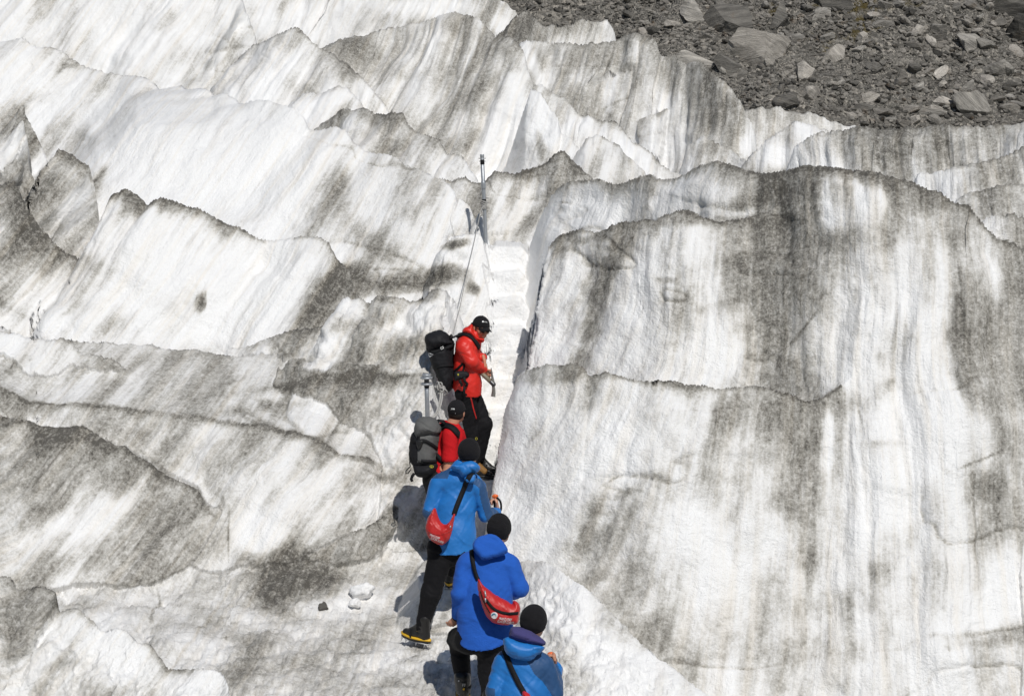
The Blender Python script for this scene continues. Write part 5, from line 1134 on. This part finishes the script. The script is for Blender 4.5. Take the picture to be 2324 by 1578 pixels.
b5, pouch5, pm5 = sling(J(1220, 1620, -.2), 'red sling bag at the bottom edge, on the climber with the purple neck warmer',
    z5([(1325, 1545), (1352, 1530), (1395, 1545), (1420, 1585), (1480, 1660), (1560, 1720), (1620, 1740), (1600, 1900), (1450, 1900), (1370, 1800), (1335, 1650)]),
    J(1215, 1620, -.22), (.1, -1, .15), .08, t5, z5([(1140, 1090), (1175, 1190), (1225, 1310), (1285, 1440), (1345, 1545)]), .042, (J(1186, 1560, .02), J(1140, 1480)-J(1235, 1640), vec(0, 1, 0)), 25, 'red sling bags worn by the blue jackets')
trek_pole(J(1250.5, 1482, .32), J(1238, 1640, .80), 'orange gripped trekking pole in the fist of the climber with the purple neck warmer', None, None)

# ---- second: red T-shirt, backwards glance uphill, grey pack
D = 18.0
p2 = person(J(1000, 1275, .05), 'person in a red T-shirt and black cap carrying the grey backpack')
f2 = unit((.70, .72, .0)); hf = (.30, .95, .08); hc = J(1036, 934, .10)
hd = head(hc, hf, (.05, 0, 1), neck=J(1020, 972, .06))
arm = Sdf(.006).chain([(J(1020, 1030, -.09), .048), (J(1014, 1072, -.13), .045), (J(1030, 1098, .03), .032)], k=.02).mesh()
hr = hand(J(1031, 1099, .04), (.5, .6, .0), (0, .1, -1), (.5, .2, .5), curl=(.5, .6, .4))
arl = Sdf(.006).chain([(J(1047, 1010, .28), .045), (J(1052, 1030, .32), .042), (J(1062, 1022, .50), .03)], k=.02).mesh()
hl = hand(J(1062, 1021, .51), (.3, .8, .2), (0, .1, -1), (-.5, .2, .5), curl=(.5, .6, .4))
core = Sdf(.012).chain([(J(1018, 985, .07), .10), (J(1002, 1040, .04), .11), (J(990, 1085, .0), .12)]).mesh()
part('body', merge(hd, arm, hr, arl, hl, core), MAT['skin'], p2)
hair = Sdf(.005).ell(hc+unit(hf)*(-.028)+vec(0, 0, -.012), vec(.080, .078, .072)); hair.cut(hc+vec(0, 0, -.075)-unit(hf)*.05, unit(hf)*.5-vec(0, 0, 1)); hair.cut(hc+unit(hf)*.015, unit(hf))
part('hair', hair.mesh(), MAT['hair'], p2)
cp2, cpm, at2 = cap_hat(hc, hf, (.05, 0, 1), p2, MAT['fleece'])
tc2 = bvh(cpm)
text_on(tc2, 'JASM', 1023.5, 928.2, 3.3, 'lettering', MAT['white'], cp2, -6, .8)
disc_on(tc2, 1033, 937, .8, 'adjuster_stud', MAT['steel'], cp2)
S_ = Sdf(.007)
S_.chain([(J(1019, 990, .08), .172), (J(1004, 1040, .05), .165), (J(988, 1090, .0), .172)], f2, .72, .03)
S_.cap(J(1022, 982, -.06), J(1034, 980, .22), .070, .070, k=.04)
S_.cap(J(1024, 958, .06), J(1020, 975, .06), .066, .090, k=.03)
S_.chain([(J(1021, 988, -.08), .078), (J(1019, 1038, -.11), .075)], k=.02)
S_.chain([(J(1038, 985, .22), .075), (J(1048, 1018, .28), .070)], k=.02)
S_.cut(J(988, 1084, .0), (-.1, .15, -1)); S_.cut(J(1024, 957, .06), (.25, .1, 1))
S_.ell(J(1020, 1060, -.11), vec(.10, .09, .095), k=.01, sub=True)
te2 = S_.mesh(folds(.007, 43, 7, 9, .6))
part('t_shirt', te2, MAT['tee'], p2)
S_ = Sdf(.010)
S_.cap(J(985, 1088, -.04), J(992, 1088, .08), .135, .135, f2, .8, .04)
S_.chain([(J(992, 1100, -.07), .115), (J(1004, 1180, .0), .088), (J(1008, 1252, .0), .064)], k=.04)
S_.chain([(J(988, 1100, .09), .115), (J(1000, 1170, .25), .088), (J(1000, 1235, .28), .064)], k=.04)
part('trousers', S_.mesh(folds(.009, 45, 8, 14, .4)), MAT['black'], p2)
boot_parts(J(1008, 1254, .0), (.5, .8, 0), (0, 0, 1), '', p2, MAT['leather'], MAT['rubber'])
boot_parts(J(1000, 1237, .28), (.5, .8, 0), (0, 0, 1), '', p2, MAT['leather'], MAT['rubber'])
# grey pack
k2 = tag(empty('backpack', J(965, 1085, -.05)), 'grey and black rucksack on the back of the climber in the red T-shirt', 'backpack')
n2 = unit((-.25, -1, .05)); o2 = J(966, 1010, -.02)
main2 = pillow(z3([(300, 560), (600, 560), (606, 800), (598, 960), (585, 1050), (480, 1080), (330, 1070), (255, 1000), (228, 900), (240, 720)]), o2, n2, .165, .11, .008, wr=folds(.009, 51, 8, 10, .3))
part('main_bag', main2, [MAT['pack_grey'], MAT['pack_black']], k2, lambda c: inpoly(c, z3([(150, 600), (300, 560), (335, 690), (330, 1000), (600, 1000), (620, 1300), (150, 1300)])))
lid2 = pillow(z3([(430, 376), (360, 395), (318, 440), (300, 540), (318, 640), (350, 694), (410, 675), (520, 620), (640, 590), (630, 500), (590, 430), (520, 385)]), o2+n2*.03, n2, .175, .11, .008, wr=folds(.010, 53, 10, 14, .5))
part('lid', lid2, MAT['pack_grey'], k2)
bot2 = pillow(z3([(300, 1000), (450, 985), (600, 1010), (612, 1080), (570, 1170), (500, 1205), (380, 1202), (320, 1160), (295, 1080)]), o2+n2*.02, n2, .17, .10, .008, wr=folds(.007, 55, 10, 10, .2))
bt2 = part('base_pocket', bot2, MAT['pack_black'], k2)
tb2 = bvh(main2, lid2, bot2)
part('compression_strap', draped(tb2, z3([(250, 700), (330, 715), (420, 700), (500, 740), (600, 815)]), .035, .006), MAT['strap_black'], k2)
part('lid_strap', draped(tb2, z3([(345, 640), (350, 700), (365, 800)]), .030, .007), MAT['strap_black'], k2)
part('buckle', pillow(z3([(320, 700), (400, 690), (410, 730), (370, 830), (330, 800)]), o2+n2*.17, n2, .025, .02, .006), MAT['rubber'], k2)
part('pocket_flap', draped(tb2, z3([(385, 975), (480, 985), (590, 990)]), .030, .010), MAT['pack_black'], k2)
lx, ly = z3([(526, 1062)])[0]
disc_on(tb2, lx, ly, 4.0, 'badge', MAT['yprint'], bt2, .003, .55); text_on(tb2, 'v', lx-1.6, ly+1.8, 4.5, 'badge_print', MAT['yprint'], bt2, 0, .9)
part('side_strap', tube([o2+0*n2+q for q in [P(*z3([p])[0], D-.12)-o2 for p in [(245, 760), (228, 900), (225, 1000), (232, 1060), (200, 1090), (172, 1120), (172, 1150), (200, 1155), (238, 1100)]]], .006, 6), MAT['strap_black'], k2)
part('hanging_strap', ribbon([P(*z3([p])[0], D-.14) for p in [(290, 1150), (262, 1190), (248, 1230), (262, 1262)]], [n2]*4, .03, .006), MAT['strap_black'], k2)
ts2 = bvh(te2)
part('shoulder_strap', merge(draped(ts2, z3([(620, 560), (660, 520), (720, 505), (800, 530), (850, 575), (890, 630)]), .070, .016, .004), ribbon([P(*z3([p])[0], D-.02) for p in [(570, 470), (620, 440), (680, 450), (700, 480)]], [vec(0, -.3, 1)]*4, .05, .012)), MAT['strap_black'], k2)
part('hip_belt', draped(ts2, z3([(595, 900), (640, 950), (680, 1000)]), .05, .012), MAT['strap_black'], k2)

# ---- first, topmost: the guide in the red shell with the black pack
D = 19.5
p1 = person(J(1085, 1082, 0), 'person in a red hooded jacket and sunglasses standing topmost on the ice steps')
f1 = unit((1, .12, 0)); hf = unit((.50, -.82, -.24)); hu = unit((.18, -.12, 1)); hc = J(1091, 743, .0)
hd = head(hc, hf, hu, neck=J(1072, 775, .0), s=1.02)
fh = hand(J(1098, 815, -.04), (.26, -.25, -.95), (-1, -.1, -.3), (.1, -.95, -.2), curl=(.35, .35, .3), size=.19, thumb=.3)
nh = hand(J(1095, 838, -.05), (.55, .25, -.55), (-.5, .1, -.8), (.5, -.4, .6), curl=(1.2, 1.2, .7), size=.19)
core = Sdf(.012).chain([(J(1062, 785, .0), .10), (J(1058, 830, .0), .12), (J(1058, 885, .0), .12)]).mesh()
part('body', merge(hd, fh, nh, core), MAT['skin'], p1)
r1 = np.cross(hf, unit(hu-hf*(hu@hf))); u1 = np.cross(r1, hf); ath = lambda x, y, z: hc+r1*x+hf*y+u1*z
hr1 = Sdf(.005)
for x in (-1, 1): hr1.cap(ath(.070*x, .012, .015), ath(.068*x, .022, -.03), .014, .008, k=.01)
hr1.cap(ath(-.05, -.085, 0), ath(.05, -.085, 0), .03, .03, k=.02)
part('hair', hr1.mesh(), MAT['hair'], p1)
S_ = Sdf(.004)
S_.cap(ath(-.036, .097, -.003), ath(-.030, .102, -.008), .019, .019, k=.01); S_.cap(ath(.036, .097, -.003), ath(.030, .102, -.008), .019, .019, k=.01); S_.cap(ath(-.03, .104, .004), ath(.03, .104, .004), .010, .010, k=.01)
for x in (-1, 1): S_.cap(ath(.05*x, .090, .0), ath(.077*x, .0, .002), .008, .005, k=.008)
part('sunglasses', S_.mesh(), MAT['lens'], p1)
cp1, cpm, at1 = cap_hat(hc, hf, hu, p1, MAT['fleece'])
tc1 = bvh(cpm)
disc_on(tc1, 1095.6, 729.4, 2.0, 'badge', MAT['white'], cp1, .003)
text_on(tc1, 'GUIDES', 1098.2, 730.8, 2.3, 'lettering', MAT['white'], cp1, -9, .62)
S_ = Sdf(.007)
S_.chain([(J(1061, 788, .0), .182), (J(1058, 830, .0), .192), (J(1059, 870, .0), .208), (J(1060, 900, 0), .212)], f1, .73, .04)
S_.cap(J(1056, 782, -.13), J(1066, 780, .13), .085, .085, k=.06)
S_.cap(J(1074, 762, .0), J(1070, 778, .0), .085, .10, k=.04)
S_.chain([(J(1053, 787, -.16), .090), (J(1069, 819, -.21), .074), (J(1094, 837, -.07), .056)], k=.014)
S_.chain([(J(1070, 787, .16), .085), (J(1082, 812, .20), .070), (J(1096.5, 811, -.01), .045)], k=.03)
S_.cut(J(1060, 886, .0), (-.18, .15, -1))
jk1 = S_.mesh(lambda V: folds(.008, 63, 5, 8, -.5)(V)+folds(.006, 64, 5, 17, .5)(V))
part('jacket', jk1, MAT['red'], p1)
hood1 = pillow(z2([(842, 462), (868, 402), (930, 378), (975, 342), (1008, 352), (1022, 440), (1058, 520), (1108, 556), (1180, 566), (1196, 602), (1160, 630), (1065, 596), (985, 545), (900, 505)]), J(1070, 757, -.03), (.1, -1, .25), .10, .05, .006, wr=folds(.008, 66, 12, 14, -.8))
part('hood', hood1, MAT['red'], p1)
S_ = Sdf(.008)
S_.cap(J(1058, 886, -.08), J(1062, 886, .08), .135, .135, f1, .92, .04)
S_.chain([(J(1057, 897, -.08), .112), (J(1070, 975, -.05), .084), (J(1075, 1050, -.05), .066)], k=.03)
S_.chain([(J(1068, 897, .08), .112), (J(1099, 963, .02), .087), (J(1086, 1038, .05), .064)], k=.03)
tr1 = S_.mesh(folds(.012, 69, 7, 13, -.6))
part('trousers', tr1, MAT['black'], p1)
tt1 = bvh(tr1)
part('pocket_zip', draped(tt1, z3([(1062, 105), (1078, 170), (1100, 270), (1140, 405)]), .014, .004, .002), MAT['zip_red'], p1)
disc_on(tt1, *z3([(1064, 122)])[0], 1.3, 'zip_pull', MAT['steel'], p1)
disc_on(tt1, *z3([(1140, 675)])[0], 2.6, 'badge', MAT['yprint'], p1, .003, .45)
boot_parts(J(1078, 1056, -.05), (1, -.28, -.06), (0, 0, 1), '', p1, MAT['leather'], MAT['rubber'], MAT['yellow'])
boot_parts(J(1089, 1044, .10), (1, -.15, -.10), (0, 0, 1), '', p1, MAT['leather'], MAT['rubber'], MAT['yellow'])
for q in ((1083, 1063, -.16), (1094, 1049, .0)): pass
part('boot_tongue', Sdf(.005).cap(J(1084, 1057, -.07), J(1099, 1069, -.10), .043, .036).mesh(), MAT['tan'], p1)
# black pack
k1 = tag(empty('backpack', J(1000, 890, .0)), 'tall black rucksack on the back of the guide in the red jacket', 'backpack')
n1 = unit((-.12, -1, .05)); o1 = J(998, 815, .02)
main1 = pillow(z2([(290, 690), (690, 620), (700, 760), (722, 1000), (735, 1240), (700, 1330), (640, 1415), (590, 1422), (525, 1330), (462, 1252), (420, 1160), (380, 1050), (340, 930), (300, 790)]), o1, n1, .17, .11, .008, wr=folds(.010, 71, 8, 9, .3))
part('main_bag', main1, MAT['pack_black'], k1)
lid1 = pillow(z2([(450, 436), (350, 462), (275, 500), (246, 550), (260, 640), (290, 740), (330, 790), (440, 760), (600, 690), (700, 640), (690, 600), (640, 540), (600, 480), (530, 440)]), o1+n1*.02, n1, .18, .11, .008, wr=folds(.012, 73, 9, 12, .5))
ld = part('lid', lid1, MAT['pack_black'], k1)
tk1 = bvh(main1, lid1)
bq = z2([(490, 700), (530, 682), (545, 725), (510, 748)]); bh_ = [see(tk1, *q) for q in bq]
part('buckle', tube([h[0]+h[1]*.008 for h in bh_ if h], .0045, 6, True), MAT['white'], ld)
cb = [P(*q, D-.18) for q in z2([(300, 800), (330, 808), (378, 822), (345, 842), (318, 858), (304, 830)])]
part('carabiner', tube(cb, .005, 6, True), MAT['steel'], k1)
part('compression_strap', draped(tk1, z2([(330, 800), (430, 770), (560, 725), (690, 690)]), .030, .006), MAT['strap_black'], k1)
part('side_strap', draped(tk1, z2([(400, 1040), (500, 1010), (620, 1000), (715, 1010)]), .022, .005), MAT['strap_black'], k1)
part('haul_loop', tube([P(*q, D-.02) for q in z2([(650, 590), (648, 520), (665, 500), (678, 520), (672, 590)])], .010, 6), MAT['strap_black'], k1)
tj1 = bvh(jk1, hood1)
part('shoulder_strap', merge(draped(tj1, z2([(700, 600), (740, 548), (800, 518), (880, 505), (960, 530), (1020, 590), (1070, 650), (1105, 720)]), .052, .014, .003), ribbon([P(*q, D-.06) for q in z2([(640, 580), (680, 565), (760, 530), (820, 515)])], [vec(0, -.2, 1)]*4, .035, .01)), MAT['strap_black'], k1)
part('hip_belt', pillow(z2([(715, 1110), (790, 1085), (900, 1085), (948, 1120), (955, 1165), (900, 1200), (800, 1220), (720, 1245)]), see(tj1, *z2([(840, 1150)])[0])[0]+vec(0, -.01, 0), (.1, -1, .1), .045, .03, .006), MAT['pack_black'], k1)
part('belt_webbing', merge(draped(tj1, z2([(720, 1090), (790, 1030), (860, 960)]), .024, .006), draped(tj1, z2([(880, 970), (870, 1040), (855, 1090)]), .020, .006)), MAT['strap_black'], k1)
for q in ([(800, 1225), (815, 1270), (835, 1310), (820, 1330)], [(870, 1180), (885, 1250), (925, 1290), (905, 1330)], [(880, 1330), (872, 1400), (865, 1480)]):
    part('hanging_strap', ribbon([P(*p, D-.24) for p in z2(q)], [vec(0, -1, .1)]*len(q), .028, .008), MAT['strap_black'], k1)
lx, ly = z2([(776, 1145)])[0]
part('belt_badge', Sdf(.003).ell(P(lx, ly, D-.245), vec(.009, .01, .014)).mesh(), MAT['yprint'], k1)
# ice axe
A0_, A1_ = J(1078, 833, -.06), J(1118.5, 870, -.14)
ax = tag(empty('ice_axe', A1_), 'long ice axe with an olive shaft held across the waist of the guide in red', 'ice axe')
part('shaft', tube([A0_, A0_*.5+A1_*.5, A1_], [.018, .024, .026], 12), MAT['wood'], ax)
hdv = unit(P(1119, 898, D-.14)-P(1114, 834, D-.14)); fwd = unit(np.cross(hdv, (0, 1, 0)))
pk = smooth_line([P(*q, D-.14) for q in ((1119, 871), (1117.5, 860), (1116, 848), (1114, 834))], 5)
adz = smooth_line([P(*q, D-.14) for q in ((1118.5, 868), (1120.2, 880), (1120.3, 890), (1119, 899))], 5)
part('pick', tube(pk, np.linspace(.021, .004, len(pk)), 8), MAT['axe_steel'], ax)
part('adze', ribbon(adz, [vec(-.25, -1, .1)]*len(adz), np.linspace(.024, .050, len(adz)), .010), MAT['axe_steel'], ax)
part('head_socket', Sdf(.004).cap(P(1114, 866, D-.135), P(1119.5, 871.5, D-.142), .024, .026).mesh(), MAT['dark_steel'], ax)
# ------------------------------------------------------------------ pipes frozen into the ice and the hand line
def pipe(top, bot, r, label, extra):
    o = tag(empty('marker_pole', bot), label, 'pole', None)
    top = np.asarray(top); bot = np.asarray(bot); d = unit(top-bot)
    part('pipe', tube([bot-d*.5, bot, bot*.5+top*.5, top], r, 16), MAT['galv'], o)
    for nm, t, rr, h, m in extra:
        c = top-d*t
        if nm == 'pin':
            part('pin', tube([c-vec(rr, .004, 0), c+vec(rr, .004, 0)], h, 6), MAT['dark_steel'], o)
        else: part(nm, tube([c-d*h, c-d*h*.6, c+d*h*.6, c+d*h], [rr*.92, rr, rr, rr*.92], 18), MAT[m], o)
    return o
PT, PB = P(1093.5, 352, 22.45), P(1101.5, 533, 22.45)
pipe(PT, PB, .0235, 'tall thin grey steel pipe standing at the head of the ice steps', [('end_cap', .01, .026, .02, 'galv'), ('band', .085, .0265, .03, 'strap_black'), ('coupling', .37, .028, .05, 'galv'), ('band', .565, .0265, .025, 'strap_black'), ('pin', .04, .045, .004, ''), ('pin', .075, .04, .004, ''), ('pin', .53, .06, .004, ''), ('pin', .59, .055, .004, '')])
D = 18.8
QT, QB = P(967.5, 849, D), P(970, 960, D)
pipe(QT, QB, .0245, 'short thick grey steel pipe with flanged rings beside the grey pack', [('end_cap', .008, .048, .016, 'galv'), ('flange', .035, .066, .010, 'galv'), ('neck', .065, .027, .028, 'dark_steel'), ('flange', .10, .064, .011, 'galv'), ('band', .125, .0265, .018, 'strap_black')])
rope = tag(empty('rope', PB), 'thin pale hand line running from the tall pipe down to the short pipe', 'rope')
kn = PT+(PB-PT)*.63
line = [kn+vec(-.01, -.03, 0), P(1090, 481, 22.3), P(1083, 514, 22.2), P(1074, 556, 21.9), P(1058, 624, 21.2), P(1048, 674, 20.75), P(1042, 702, 20.5), P(1027, 761, 20.1), P(1010, 840, 19.75), P(1000, 878, 19.5)]
def twist(pts, r):
    c = smooth_line(pts, 40); out = []
    t = np.cumsum(np.r_[0, np.linalg.norm(np.diff(c, axis=0), axis=1)])
    for ph in (0, 2.094, 4.189):
        a = t*2*math.pi/.055+ph
        out.append(tube(c+np.stack([np.cos(a), np.sin(a)*.6, np.sin(a)*.6], 1)*r*.5, r*.62, 5))
    return merge(*out)
part('hand_line', twist(line, .0055), MAT['rope'], rope)
kts = []
for k in range(5):
    c = kn+vec(0, 0, .05-.022*k); kts.append(tube([c+vec(math.cos(a)*.032, math.sin(a)*.032, .006*math.sin(a*2+k)) for a in np.linspace(0, 6.28, 14, endpoint=False)], .009, 6, True))
kts.append(tube(smooth_line([kn+vec(.0, -.03, 0), kn+vec(-.03, -.04, -.05), kn+vec(-.02, -.04, -.10), kn+vec(-.05, -.04, -.13)], 5), .010, 6))
part('knot', merge(*kts), MAT['rope'], rope)
rnd = np.random.RandomState(3); bl = []
for k in range(9):
    c = P(999+rnd.uniform(-5, 5), 880+rnd.uniform(-7, 8), 19.15); a = rnd.normal(size=3); a = unit(a); b = unit(np.cross(a, rnd.normal(size=3))); R_ = rnd.uniform(.025, .05)
    bl.append(tube([c+(a*math.cos(t)*R_*1.5+b*math.sin(t)*R_) for t in np.linspace(0, 6.28, 16, endpoint=False)], .0085, 6, True))
part('coil', merge(*bl), MAT['rope'], rope)
tail = [P(1000, 880, 19.2), P(999, 900, 19.05), P(995, 920, 18.95), P(988, 938, 18.85), P(978, 948, 18.8), P(970, 950, 18.75)]
part('tail', merge(twist(tail, .009), twist([q+vec(.02, .0, .0) for q in tail], .009)), MAT['rope'], rope)
